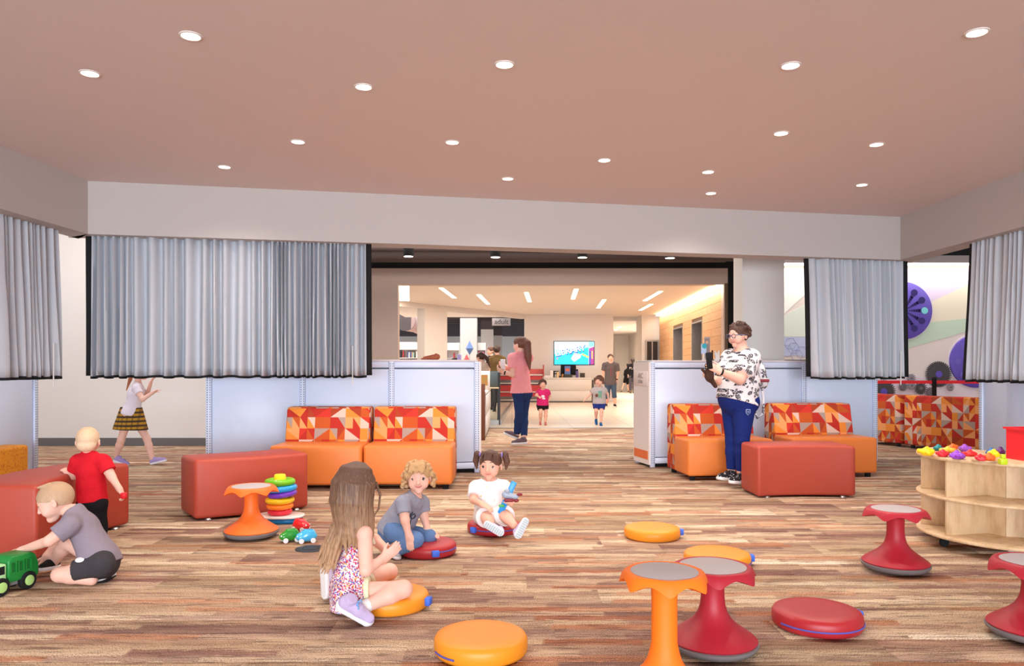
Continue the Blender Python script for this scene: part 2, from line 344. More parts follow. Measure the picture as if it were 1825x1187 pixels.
# ------------------------------------------------------------------ distance fields -> one smooth continuous mesh
class Sdf:
    def __init__(s, h): s.h = h; s.ops = []; s.d = None
    def _op(s, fn, lo, hi, k, mode): s.ops.append((fn, np.array(lo), np.array(hi), k, mode)); s.d = None
    def cone(s, a, b, ra, rb, k=.01, flat=None, cut='', mode='u'):
        a = np.array(a, float); b = np.array(b, float); ba = b - a; L2 = max(ba @ ba, 1e-9); L = math.sqrt(L2)
        fx_ = None
        if flat is not None: ax = np.array(V(flat[0]).normalized()); fx_ = (ax, 1 / flat[1] - 1)
        def fn(x, y, z):
            px, py, pz = x - a[0], y - a[1], z - a[2]
            t0 = (px * ba[0] + py * ba[1] + pz * ba[2]) / L2; t = np.clip(t0, 0, 1)
            qx, qy, qz = px - t * ba[0], py - t * ba[1], pz - t * ba[2]
            if fx_ is not None:
                e = (qx * fx_[0][0] + qy * fx_[0][1] + qz * fx_[0][2]) * fx_[1]; qx, qy, qz = qx + e * fx_[0][0], qy + e * fx_[0][1], qz + e * fx_[0][2]
            d = np.sqrt(qx * qx + qy * qy + qz * qz) - (ra + t * (rb - ra))
            if fx_ is not None: d = d * (.5 + .5 * flat[1])
            if 'b' in cut: d = np.maximum(d, (t0 - 1) * L)
            if 'a' in cut: d = np.maximum(d, -t0 * L)
            return d
        r = max(ra, rb); s._op(fn, np.minimum(a, b) - r, np.maximum(a, b) + r, k, mode); return s
    def ball(s, c, r, k=.01, mode='u'): return s.ell(c, None, (r, r, r), k, mode)
    def ell(s, c, R, rad, k=.01, mode='u'):
        c = np.array(c, float); A = np.eye(3) if R is None else np.array([list(v) for v in R], float); rad = np.array(rad, float)
        def fn(x, y, z):
            px, py, pz = x - c[0], y - c[1], z - c[2]; q0 = q1 = 0
            for i in range(3):
                e = px * A[i][0] + py * A[i][1] + pz * A[i][2]; q0 = q0 + (e / rad[i]) ** 2; q1 = q1 + (e / rad[i] ** 2) ** 2
            k0 = np.sqrt(q0); return k0 * (k0 - 1) / np.maximum(np.sqrt(q1), 1e-9)
        ext = np.sqrt(((A.T * rad) ** 2).sum(1)); s._op(fn, c - ext, c + ext, k, mode); return s
    def half(s, p, n):
        p = np.array(p, float); n = np.array(V(n).normalized()); s._op(lambda x, y, z: (x - p[0]) * n[0] + (y - p[1]) * n[1] + (z - p[2]) * n[2], p, p, 0, 'h'); return s
    def grid(s):
        if s.d is not None: return
        u = [o for o in s.ops if o[4] == 'u']; h = s.h; lo = np.min([o[1] for o in u], 0) - 4 * h; hi = np.max([o[2] for o in u], 0) + 4 * h
        n = np.ceil((hi - lo) / h).astype(int) + 1; s.lo = lo; ax = [(lo[i] + h * np.arange(n[i])).astype(np.float32) for i in range(3)]
        d = np.full(n, 10.0, np.float32)
        for fn, a, b, k, mode in s.ops:
            if mode == 'h': d = np.maximum(d, fn(ax[0][:, None, None], ax[1][None, :, None], ax[2][None, None, :])).astype(np.float32); continue
            m = k + 3 * h; i0 = np.maximum(((a - m - lo) / h).astype(int), 0); i1 = np.minimum(((b + m - lo) / h).astype(int) + 2, n)
            if (i1 <= i0).any(): continue
            sl = tuple(slice(i0[i], i1[i]) for i in range(3)); q = fn(ax[0][sl[0]][:, None, None], ax[1][sl[1]][None, :, None], ax[2][sl[2]][None, None, :])
            e = d[sl]; kk = max(k, 1e-6)
            if mode == 'u': g = np.maximum(kk - np.abs(e - q), 0); d[sl] = np.minimum(e, q) - g * g / (4 * kk)
            else: q = -q; g = np.maximum(kk - np.abs(e - q), 0); d[sl] = np.maximum(e, q) + g * g / (4 * kk)
        s.d = d; s.n = n
    def at(s, p):
        s.grid(); i = np.clip(np.round((np.array(p) - s.lo) / s.h).astype(int), 0, s.n - 1); return float(s.d[tuple(i)])
    def surf(s, p, d, most=.4):
        p = V(p); d = V(d).normalized(); t = 0
        while t < most:
            if s.at(p + d * t) < 0: return p + d * t
            t += s.h * .5
        return p + d * most * .5
    def verts(s):
        s.grid(); d = s.d; n = s.n; ins = d < 0
        c = np.zeros(n - 1, np.int8)
        for i in (0, 1):
            for j in (0, 1):
                for k in (0, 1): c += ins[i:n[0] - 1 + i, j:n[1] - 1 + j, k:n[2] - 1 + k]
        cell = np.argwhere((c > 0) & (c < 8)); idx = np.full(n - 1, -1, np.int64); idx[tuple(cell.T)] = np.arange(len(cell))
        acc = np.zeros((len(cell), 3)); cnt = np.zeros(len(cell))
        cor = [(i, j, k) for i in (0, 1) for j in (0, 1) for k in (0, 1)]
        val = {q: d[cell[:, 0] + q[0], cell[:, 1] + q[1], cell[:, 2] + q[2]] for q in cor}
        for a in cor:
            for ax in range(3):
                if a[ax]: continue
                b = list(a); b[ax] = 1; b = tuple(b); va, vb = val[a], val[b]; m = (va < 0) != (vb < 0)
                t = np.where(m, va / np.where(va == vb, 1, va - vb), 0); p = np.repeat(np.array([a], float), len(cell), 0); p[:, ax] = t
                acc[m] += p[m]; cnt[m] += 1
        v = (cell + acc / np.maximum(cnt, 1)[:, None]) * s.h + s.lo; F_ = []
        for ax in range(3):
            b, e = (ax + 1) % 3, (ax + 2) % 3; lo_ = [slice(None)] * 3; hi_ = [slice(None)] * 3; lo_[ax] = slice(0, -1); hi_[ax] = slice(1, None)
            A, B = ins[tuple(lo_)], ins[tuple(hi_)]; ed = np.argwhere(A != B); ed = ed[(ed[:, b] > 0) & (ed[:, e] > 0) & (ed[:, b] < n[b] - 1) & (ed[:, e] < n[e] - 1)]
            def g(db, de): q = ed.copy(); q[:, b] += db; q[:, e] += de; return idx[tuple(q.T)]
            q = np.stack([g(-1, -1), g(0, -1), g(0, 0), g(-1, 0)], 1); out = A[tuple(ed.T)]; q[~out] = q[~out][:, ::-1]; F_.append(q)
        q = np.concatenate(F_); return v, q[(q >= 0).all(1)]
    def build(s, name, m, parent=None, origin=(0, 0, 0), smooth=1):
        v, q = s.verts()
        for _ in range(smooth):
            a = np.zeros_like(v); c = np.zeros(len(v))
            for i in range(4):
                np.add.at(a, q[:, i], v[q[:, (i + 1) % 4]]); np.add.at(c, q[:, i], 1)
            v = v * .55 + .45 * a / np.maximum(c, 1)[:, None]
        v = v - np.array(origin); me = bpy.data.meshes.new(name); me.vertices.add(len(v)); me.vertices.foreach_set('co', v.astype(np.float32).ravel())
        me.loops.add(q.size); me.loops.foreach_set('vertex_index', q.astype(np.int32).ravel()); me.polygons.add(len(q))
        me.polygons.foreach_set('loop_start', np.arange(0, q.size, 4, dtype=np.int32)); me.polygons.foreach_set('use_smooth', np.ones(len(q), bool)); me.update(calc_edges=True); me.validate()
        return link(name, me, parent, m)
# ------------------------------------------------------------------ the room shell
LC = V((-4.0, 7.09, 0)); RC = V((4.53, 8.77, 0)); LN = V((-4.78, -8.0, 0)); RN = V((4.83, -8.0, 0))
fl = MB().box(-9, 12, -8.5, 14.88, -0.03, -0.006).build('floor', CARPET, kind='structure')
def carpet_planks():
    near = []; rest = MB(); me = MB().rbox(0.0, 1.0, 0.0, 0.25, -0.006, 0.0, 0.0012, 1).build('plank', CARPET)
    mesh = me.data; bpy.data.objects.remove(me)
    for r in range(10, 60):
        off = (r * 0.37) % 1.0; y = r * 0.25
        if y + .25 > 14.88: break
        for c in range(-9, 13):
            x = c - off
            lim = 0.70 * (y + .25)
            if x > lim or x + 1 < -lim or y < 2.5 or y + .25 > 14.88: continue
            near.append((x, y))
    for i, (x, y) in enumerate(near):
        if i < 298:
            o = bpy.data.objects.new('carpet_plank', mesh); COL.objects.link(o); o.parent = fl; o.location = (x, y, 0)
        else: rest.box(x + .0002, x + .9998, y + .0002, y + .2498, -0.006, 0.0)
    rest.build('distant_carpet_planks', CARPET, fl, kind='stuff')
carpet_planks()
tf = MB().box(-9, 12, 14.9, 42, -0.03, -0.006).build('floor_lobby', GROUT, kind='structure')
def lobby_tiles():
    mb = MB().box(0.004, 1.196, 0.004, 1.196, -0.006, 0.0).build('tile', TILE); mesh = mb.data; bpy.data.objects.remove(mb)
    rest = MB()
    for j in range(22):
        for i in range(-6, 8):
            x, y = i * 1.2, 14.9 + j * 1.2
            if j < 11 and -4 < i < 5:
                o = bpy.data.objects.new('tile', mesh); COL.objects.link(o); o.parent = tf; o.location = (x, y, 0)
            else: rest.box(x + .004, x + 1.196, y + .004, y + 1.196, -0.006, 0.0)
    rest.build('distant_tiles', TILE, tf, kind='stuff')
lobby_tiles()
MB().box(-9, 11, 14.86, 14.92, -0.01, 0.003).build('trim_1', STEEL, kind='structure')
struct('ceiling', MB().prism([LN.xy, RN.xy, RC.xy, LC.xy], 2.94, 3.06), CEILM)
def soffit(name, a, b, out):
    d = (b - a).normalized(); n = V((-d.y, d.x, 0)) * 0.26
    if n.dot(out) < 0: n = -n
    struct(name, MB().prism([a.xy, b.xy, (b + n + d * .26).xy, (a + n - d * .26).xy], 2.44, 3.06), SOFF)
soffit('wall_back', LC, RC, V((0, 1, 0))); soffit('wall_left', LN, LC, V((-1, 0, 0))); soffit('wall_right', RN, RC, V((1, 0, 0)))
struct('wall_unseen_left', MB().box(-8.9, -8.7, -8, 11.4, 0, 4.2), WHITE)  # unseen wall, added to keep world light out on the left
struct('wall_unseen_right', MB().box(11.2, 11.4, -8, 14, 0, 4.2), WHITE)  # unseen too, added to block world light from the right
struct('wall_gallery', MB().box(-8.9, -2.75, 11.4, 11.6, 0, 4.2), WHITE)
struct('baseboard_gallery', MB().box(-8.7, -2.75, 11.385, 11.4, 0, 0.12), BASEB)
struct('ceiling_exposed', MB().box(-9, 12, 7.0, 17.2, 4.2, 4.3), DARK)
# header, side wall and steel frame of the lobby
struct('wall_lobby_front', MB().box(-9, 5.02, 17.0, 17.25, 3.07, 3.44).box(-9, -2.58, 17.0, 17.25, 0, 3.07).box(4.79, 4.88, 17.0, 17.2, 0, 3.07), PINKW)
struct('trim_2', MB().box(4.88, 5.08, 16.98, 17.2, 0, 3.44).box(-9, 5.08, 16.97, 17.2, 3.44, 3.6), BLACK)
struct('wall_above_lobby', MB().box(-9, 12, 17.0, 17.2, 3.6, 4.2), DARK)
struct('ceiling_lobby', MB().prism([(-4, 17.2), (5.6, 17.2), (5.6, 28.2), (-4, 28.2)], 3.1, 3.2), mat('lobby_ceiling_paint', (238, 228, 218), 0.8))
struct('pillar', MB().box(3.064, 3.62, 10.0, 10.4, 0, 4.2), WHITE)
def lamps_dark():
    for i, (px, py) in enumerate(((728, 457), (883, 458.5), (1038, 459), (1194, 460))):
        p = W(px, py, 13.0)
        t = thing('pendant_light', 'black cylinder pendant lamp under the dark ceiling, %s' % ('above the taupe wall end', 'second along from the taupe wall end', 'third along, above the wall screen', 'nearest the white pillar')[i], 'lamp', p, 0, 'black pendant lamps')
        MB().lathe([(.088, 0), (.09, .01), (.09, .24), (.08, .25)], 20).build('housing', BLACK, t)
        MB().lathe([(.078, -.004), (.078, .004)], 20).build('lens', LAMP, t)
        MB().tube([(0, 0, .24), (0, 0, 4.2 - p.z)], .012, 6).build('stem', BLACK, t)
        spot_light('pendant_beam', (0, 0, -.02), 150, NEUT, 120, .8, .06, t)
lamps_dark()
def ducts():
    for i, (y, z, r, sl) in enumerate(((15.0, 3.42, .11, .0), (14.2, 3.42, .06, .04), (16.2, 3.55, .09, .0), (12.4, 3.62, .10, -.02))):
        mb = MB().tube([(-6, y, z + sl), (4.6, y, z - sl)], r, 12)
        for hx in (-4.5, -1.5, 1.5, 4.2): mb.tube([(hx, y, z), (hx, y, 4.2)], .01, 6)
        tag(mb.build('pipe', DUCT), ('thick brown pipe hanging before the lobby header', 'thin brown pipe under the dark ceiling', 'brown pipe tight against the black header', 'brown pipe just beyond the white bulkhead')[i], 'pipe')
    o = MB().rbox(2.0, 3.2, 13.2, 14.0, 3.62, 4.2, .02).build('air_duct', DUCT); tag(o, 'square brown air duct beside the rightmost pendant lamp', 'duct')
ducts()
# downlights of the play room ceiling
DL = [(160, 130), (340, 63), (648, 154), (899, 114), (531, 252), (400, 297), (806, 253), (905, 318), (1077, 285), (1262, 306), (1267, 344), (1392, 237), (1409, 116), (1562, 257), (1536, 329), (1741, 57)]
DN = ['far left of the ceiling, on its own', 'nearest the front at left', 'second from front, left of the middle', 'front middle of the ceiling', 'left of the middle, in the third row', 'nearest the back left corner', 'middle of the ceiling, in the third row', 'middle, close to the back bulkhead', 'right of the middle, halfway back', 'right, second from the back bulkhead', 'right, closest to the back bulkhead', 'right, behind the front one', 'front right of the middle', 'far right, halfway back', 'nearest the back right corner', 'front corner at far right']
def downlights():
    r0 = None
    for i, (px, py) in enumerate(DL):
        p = W(px, py, F * 1.772 / (HY - py)); p.z = 2.94
        lab = 'small round recessed downlight in the pink ceiling, ' + DN[i]
        if r0 is None:
            r0 = thing('downlight', lab, 'lamp', p, 0, 'recessed ceiling downlights')
            MB().lathe([(.060, .0), (.060, -.004), (.050, -.006), (.046, .0)], 24, cap=False).build('trim_ring', WHITE, r0)
            MB().lathe([(.047, -.002), (.047, .004)], 24).build('lens', LAMP, r0)
            spot_light('downlight_beam', (0, 0, -.03), 62, (1, .90, .80), 140, 1.0, .05, r0)
        else: dup(r0, p, 0, lab)
downlights()
# ------------------------------------------------------------------ lobby
def line_x(d): return 4.79 + (d - 17) * 0.0464
WOODM = frame((line_x(17), 17, 0), (line_x(26.7) - line_x(17), 9.7, 0), (0, 0, 1))      # x along the wall, y points away to its back (-x)
def wood_wall():
    L = 9.71
    root = struct('wall_wood', MB().box(0, L, -.40, -.36, 0, 3.1).box(0, 2.34, -.36, -.022, 0, 3.1).box(3.76, 5.13, -.36, -.022, 0, 3.1).box(6.8, L, -.36, -.022, 0, 3.1).box(2.34, 6.8, -.36, -.022, 2.43, 3.1), mat('wall_core', (120, 96, 76), 0.8))
    root.matrix_world = WOODM
    cache = {}; rnd = random.Random(3); h = 3.1 / 16
    for r in range(16):
        z0 = r * h; x = -rnd.random() * 1.2
        cuts = [(2.34, 3.76), (5.13, 6.8)] if z0 < 2.42 else []
        while x < L:
            ln = rnd.choice((1.2, 1.6, 2.0)); segs = [(max(0, x), min(L, x + ln))]
            for a, b in cuts:
                segs = [q for s in segs for q in ((s[0], min(s[1], a)), (max(s[0], b), s[1])) if q[1] - q[0] > .05]
            for a, b in segs:
                k = round(b - a, 2)
                if k not in cache:
                    o = MB().box(.002, k - .002, -.022, 0, .002, h - .003).build('board', OAK); cache[k] = o.data; bpy.data.objects.remove(o)
                o = bpy.data.objects.new('board', cache[k]); COL.objects.link(o); o.parent = root; o.location = (a, rnd.random() * .004, z0)
            x += ln
    for k, (a, b) in enumerate(((2.34, 3.76), (5.13, 6.8))):
        d = thing('lift_door', 'dark recessed lift doorway in the oak wall, %s' % ('nearer the front' if k == 0 else 'nearer the back'), 'door')
        d.matrix_world = WOODM; d.location = WOODM @ V((a, 0, 0))
        MB().box(0, .04, -.35, .012, 0, 2.43).box(b - a - .04, b - a, -.35, .012, 0, 2.43).box(.04, b - a - .04, -.35, .012, 2.39, 2.43).build('door_frame', STEEL, d)
        for q in (0, 1): MB().rbox(.05 + q * (b - a - .1) / 2, .045 + (q + 1) * (b - a - .1) / 2, -.34, -.31, 0.01, 2.38, .003, 1).build('door_leaf', mat('bronze_door', (96, 74, 60), 0.4, 0.3), d)
        s = MB().rbox(b - a + .12, b - a + .2, .0, .02, 1.05, 1.35, .003, 1).build('call_panel', STEEL, d); s.parent = d
    cv = MB().box(0, L, .02, .14, 3.03, 3.05).build('cove_light', LAMPW); cv.matrix_world = WOODM
    tag(cv, 'long warm light strip washing the top of the oak wall', 'lamp')
    al = area_light('cove_beam', (0, 0, 0), (0, 0, 0), L, .1, 42, (1, .86, .68)); al.matrix_world = WOODM @ Matrix.Translation((L / 2, .16, 3.0)) @ Matrix.Rotation(-.35, 4, 'X')
wood_wall()
def linear_lights():
    E = [((786, 513), (810, 531), 'left of the row, slanting'), ((853, 525), (870, 542), 'second from the left'), ((938, 521), (944, 538), 'above the adult sign'), ((1027, 515), (1021, 533), 'above the left of the wall screen'), ((1077, 534), (1066, 549), 'above the right of the wall screen'), ((1178, 519), (1149, 536), 'right, the longer one'), ((1161, 542), (1141, 553), 'right, the shorter one behind'), ((717, 506), (720, 536), 'at the far left beside the taupe wall')]
    for i, (a, b, s) in enumerate(E):
        q = []
        for px, py in (a, b): p = W(px, py, F * 1.925 / (HY - py)); p.z = 3.1; q.append(p)
        d = q[1] - q[0]; ln = d.length; wd = .11 if i < 7 else .3
        t = thing('linear_light', 'slim glowing linear light in the lobby ceiling, ' + s, 'lamp', (q[0] + q[1]) / 2, math.atan2(d.y, d.x), 'linear lobby lights')
        MB().box(-ln / 2 - .03, ln / 2 + .03, -wd / 2 - .02, wd / 2 + .02, -.006, .0).build('frame', WHITE, t)
        MB().box(-ln / 2, ln / 2, -wd / 2, wd / 2, -.012, -.004).build('lens', LAMPW, t)
        area_light('linear_beam', (0, 0, -.03), (0, 0, 0), ln, wd, 34, (1, .91, .82), t)
linear_lights()
A0 = V((-3.25, 21.4, 0)); B0 = V((0.52, 26.8, 0))
def lib_pt(px):
    a = (px - CX) / F; d = B0 - A0; t = (A0.x - a * A0.y) / (a * d.y - d.x); return A0 + d * t
def library_wall():
    mb = MB(); M = frame(A0, B0 - A0, (0, 0, 1)); L = (B0 - A0).length
    c0, c1 = (lib_pt(757) - A0).length, (lib_pt(797) - A0).length
    mb.box(-.4, L, 0, .25, 2.95, 3.1, M=M); mb.box(c0, c1, 0, .3, 0, 2.95, M=M); mb.box(-1.2, (lib_pt(718) - A0).length - .45, 0, .2, 0, 3.1, M=M)
    x1 = (1085 - CX) * 28 / F
    mb.box(.46, x1, 26.75, 28.0, 0, 3.1)
    struct('wall_lobby_back', mb, WHITE)
    struct('wall_hallway', MB().box(x1, 4.66, 28, 28.2, 2.95, 3.1).box(4.66, 5.3, 27.0, 28.2, 0, 3.1).box(6.2, 6.35, 28.2, 40, 0, 3.0).box(3.4, 6.3, 40, 40.2, 0, 3.0).box(3.4, 3.55, 28, 40, 0, 3.0), WHITE)
    struct('ceiling_hallway', MB().box(3.4, 6.3, 28.2, 40.2, 2.95, 3.05), WHITE)
    for i, (px, py) in enumerate(((1098, 588), (1105, 583.5), (1088, 592))):
        p = W(px, py, F * 1.77 / (HY - py)); p.z = 2.95
        o = MB().lathe([(.09, -.01), (.09, .0)], 16).build('hall_downlight', LAMP, loc=p)
        tag(o, 'round downlight in the hallway ceiling, ' + ('middle one', 'closest to the lobby', 'deepest in')[i], 'lamp', 'hallway downlights')
    d = thing('store_door', 'dark framed glass door between hallway and oak wall', 'door', (5.02, 26.9, 0))
    MB().box(-.24, -.19, 0, .06, 0, 2.2).box(.19, .24, 0, .06, 0, 2.2).box(-.19, .19, 0, .06, 2.14, 2.2).box(-.02, .02, 0, .06, 0, 2.14).build('door_frame', STEEL, d)
    MB().box(-.19, .19, .02, .03, 0.02, 2.14).build('door_pane', mat('smoked_glass', (50, 48, 48), 0.15), d)
    hd = thing('hallway_door', 'plain cream flush door at the end of the hallway', 'door', (4.9, 39.95, 0))
    MB().rbox(-.5, .5, -.05, 0, 0, 2.3, .004, 1).build('door_leaf', mat('cream_door', (222, 204, 184), 0.5), hd); MB().rbox(.40, .46, -.09, -.05, 1.0, 1.1, .01, 1).build('handle', STEEL, hd)
library_wall()
# library hall beyond the two openings
struct('wall_library', MB().box(-14, 3.4, 45, 45.2, 0, 3.1), WHITE); struct('wall_library_upper', MB().box(-14, 3.4, 45, 45.2, 3.1, 5.0), mat('grey_upper_wall', (96, 88, 92), .8))
struct('ceiling_library', MB().box(-14, 3.4, 27.3, 45, 5.0, 5.1).box(-14, -4.0, 17.2, 27.3, 5.0, 5.1), mat('grey_soffit', (92, 84, 86), .8))
struct('wall_library_left', MB().box(-14.2, -14, 17, 45, 0, 5), WHITE)
GREYB = mat('dark_beam', (92, 84, 86), 0.8)
for k in range(9):
    y = 28.6 + k * 1.75
    tag(MB().rbox(-13.5, 3.2, y, y + .22, 3.75, 4.05, .01, 1).build('ceiling_beam', GREYB), 'grey beam across the dark library ceiling', 'beam', 'library ceiling beams')
    if k % 3 == 1: tag(MB().tube([(-9 + k, 28, 3.65), (-7 + k * .6, 44, 3.65)], .05, 8).build('conduit', WHITE), 'white pipe running back under the library beams, %s' % ('leftmost of the three', '', '', 'middle one of the three', '', '', 'nearest the adult sign')[k - 1], 'pipe')
ob = MB().tube([W(722, 571, 30), W(742, 575, 31.5), W(772, 590, 35)], [.42, .42, .46], 20, mi=0).tube([W(721.8, 570.9, 29.95), W(722, 571, 29.99)], .425, 20, mi=1).tube([W(730, 572, 30.6), V((W(730, 572, 30.6).x, 30.6, 5))], .02, 6).build('round_duct', [mat('pink_grey_duct', (176, 150, 146), 0.6), GREYB]); tag(ob, 'large round air duct seen through the left opening', 'duct')
for i, (px0, px1, ytop, d, s) in enumerate(((820, 850, 567, 31, 'nearest, behind the blue paper diamond'), (857, 879, 587, 38, 'middle one, behind the two people'), (880, 895, 598, 42, 'farthest one'))):
    a, b = W(px0, ytop, d), W(px1, ytop, d)
    o = MB().box(a.x, b.x, d, d + .6, 0, a.z).box(a.x, b.x, d, d + .6, a.z, 5.0, mi=1).build('library_column', [WHITE, GREYB]); tag(o, 'white square library column with grey top, ' + s, 'column')
CN = ['crimson', 'pale grey', 'navy', 'tan', 'black', 'mint', 'pink']
def bookcase(px0, px1, d, ztop, label, seed, where=''):
    x0, x1 = (px0 - CX) * d / F, (px1 - CX) * d / F; w_ = x1 - x0; rnd = random.Random(seed)
    t = thing('library_bookcase', label, 'bookcase', (x0, d, 0), 0, 'white library bookcases')
    MB().box(0, w_, .3, .33, 0, ztop).box(0, .03, 0, .3, 0, ztop).box(w_ - .03, w_, 0, .3, 0, ztop).build('case', WHITE, t)
    for k in range(6): MB().box(.03, w_ - .03, 0, .3, .1 + k * .38, .13 + k * .38).build('shelf', WHITE, t)
    cols = [(190, 60, 70), (230, 220, 215), (70, 90, 140), (200, 150, 110), (60, 60, 66), (150, 190, 180), (220, 120, 150)]
    for k in (2, 3, 4):
        x = .06; nb = 0
        while x < w_ - .1:
            bw = rnd.uniform(.03, .07); bh = rnd.uniform(.2, .32)
            if rnd.random() < .7:
                c = rnd.choice(range(len(cols)))
                o = MB().box(x0 + x, x0 + x + bw, d + .03, d + .22, .13 + k * .38, .13 + k * .38 + bh).build('book', mat('book_cover_%d' % c, cols[c], 0.6))
                nb += 1; tag(o, '%s book, %s along the %s shelf of the bookcase %s' % (CN[c], ('first','second','third','fourth','fifth','sixth','seventh','eighth','ninth','tenth')[nb - 1], ('lower', 'middle', 'upper')[k - 2], where), 'book', 'books in the library bookcases')
            x += bw + .005 if rnd.random() < .85 else .2
bookcase(708, 748, 33, 2.35, 'white bookcase with books seen through the left opening', 1, 'at the left opening')
bookcase(790, 819, 34, 2.35, 'white bookcase with books behind the black jacket', 2, 'behind the jacket')
bookcase(848, 866, 34, 2.35, 'white bookcase with books right of the blue paper diamond', 3, 'by the diamond')
def adult_sign():
    a, b = W(877, 567, 29), W(910, 580.5, 29); w_ = b.x - a.x; h_ = a.z - b.z
    t = thing('hanging_sign', 'grey hanging sign reading adult in the library opening', 'sign', ((a.x + b.x) / 2, 29, (a.z + b.z) / 2))
    MB().rbox(-w_ / 2, w_ / 2, -.02, .02, -h_ / 2, h_ / 2, .004, 1).build('sign_panel', mat('sign_grey', (176, 166, 164), 0.5), t)
    text('adult', .27, 'lettering', mat('sign_ink', (70, 62, 62), 0.6), t, Matrix.Translation((0, -.022, 0)) @ Matrix.Rotation(PI / 2, 4, 'X'))
    MB().tube([(-w_ / 3, 0, h_ / 2), (-w_ / 3, 0, 5 - t.location.z)], .008, 6).tube([(w_ / 3, 0, h_ / 2), (w_ / 3, 0, 5 - t.location.z)], .008, 6).build('hanger', STEEL, t)
adult_sign()
# white counter with its things, wall screen
DKD = 26.0
def desk():
    a, b = W(970, 673, DKD), W(1055, 715, DKD); t = thing('service_desk', 'white service desk below the wall screen', 'desk', (a.x, DKD, 0)); w_ = b.x - a.x; z = a.z
    MB().rbox(0, w_, 0, .7, .04, z - .05, .004, 1).build('body', WHITE, t)
    MB().rbox(-.02, w_ + .02, -.02, .72, z - .05, z, .006, 1).build('countertop', WHITE, t)
    MB().rbox(.0, w_, -.015, 0, .05, .40, .004, 1).build('lower_front_panel', WHITE, t); MB().rbox(.0, w_, -.015, 0, .415, z - .06, .004, 1).build('upper_front_panel', WHITE, t)
    MB().box(0, w_, .03, .6, 0, .04).build('plinth', BASEB, t)
    MB().rbox(w_ - .01, w_ + .06, -.02, .7, 0, z - .08, .004, 1).build('end_panel', mat('dark_laminate', (64, 58, 58), 0.5), t)
    def on(px, y=.25): return V(((px - CX) * (DKD + y) / F, DKD + y, z))
    m = thing('computer_monitor', 'black monitor seen from the back on the white desk', 'monitor', on(1013, .4)); MB().rbox(-.27, .27, 0, .04, .08, .46, .008).build('screen_back', BLACK, m); MB().box(-.12, .12, -.05, .12, 0, .015).box(-.03, .03, 0, .03, .015, .1).build('stand', BLACK, m)
    f = thing('flyer_stand', 'blue flyer in a clear stand before the black monitor', 'flyer', on(1011.5, .15)); MB().box(-.1, .1, 0, .01, 0.03, .40).build('flyer', mat('flyer_blue', (96, 130, 200), 0.5), f); MB().box(-.07, .07, -.004, 0, .22, .32).build('picture', mat('flyer_orange', (214, 110, 80), 0.5), f); MB().box(-.1, .1, -.06, .03, 0, .012).build('foot', WHITE, f)
    for i, (px, ch) in enumerate(((989, 'F'), (998, 'U'))):
        o = thing('block_letter', 'dark block letter %s standing on the desk' % ch, 'letter', on(px, .12)); text(ch, .30, 'letter', BLACK, o, Matrix.Translation((0, 0, .115)) @ Matrix.Rotation(PI / 2, 4, 'X'), .03, bevel=.004)
        MB().box(-.07, .07, -.035, .035, -.001, .012).build('foot', BLACK, o)
    for i, (px, w2, h2, c, s) in enumerate(((994, .07, .2, (232, 200, 150), 'cream box between the two block letters'), (1003, .06, .12, (236, 160, 80), 'orange tub right of the block letters'), (1011, .34, .11, (58, 60, 52), 'dark olive pencil tray in front of the monitor'), (1038, .17, .16, (66, 58, 52), 'dark woven box at the right end of the desk'), (975, .22, .07, (236, 232, 236), 'low white toy on the left end of the desk'), (983, .1, .25, (240, 232, 228), 'white tissue box on the desk left of the letters'))):
        o = MB().rbox(-w2 / 2, w2 / 2, -.05, .05, 0, h2, .012).build('desk_box', mat('desk_item_%d' % i, c, 0.6), loc=on(px, .1)); tag(o, s, 'box')
    b_ = thing('drinking_bottle', 'violet drinking bottle with dark lid on the desk', 'bottle', on(1028.5, .12)); MB().lathe([(.045, 0), (.05, .01), (.05, .2), (.04, .23)], 16).build('body', mat('violet_plastic', (104, 92, 150), 0.35), b_); MB().lathe([(.035, .23), (.035, .28), (.02, .29)], 16).build('lid', BLACK, b_)
desk()
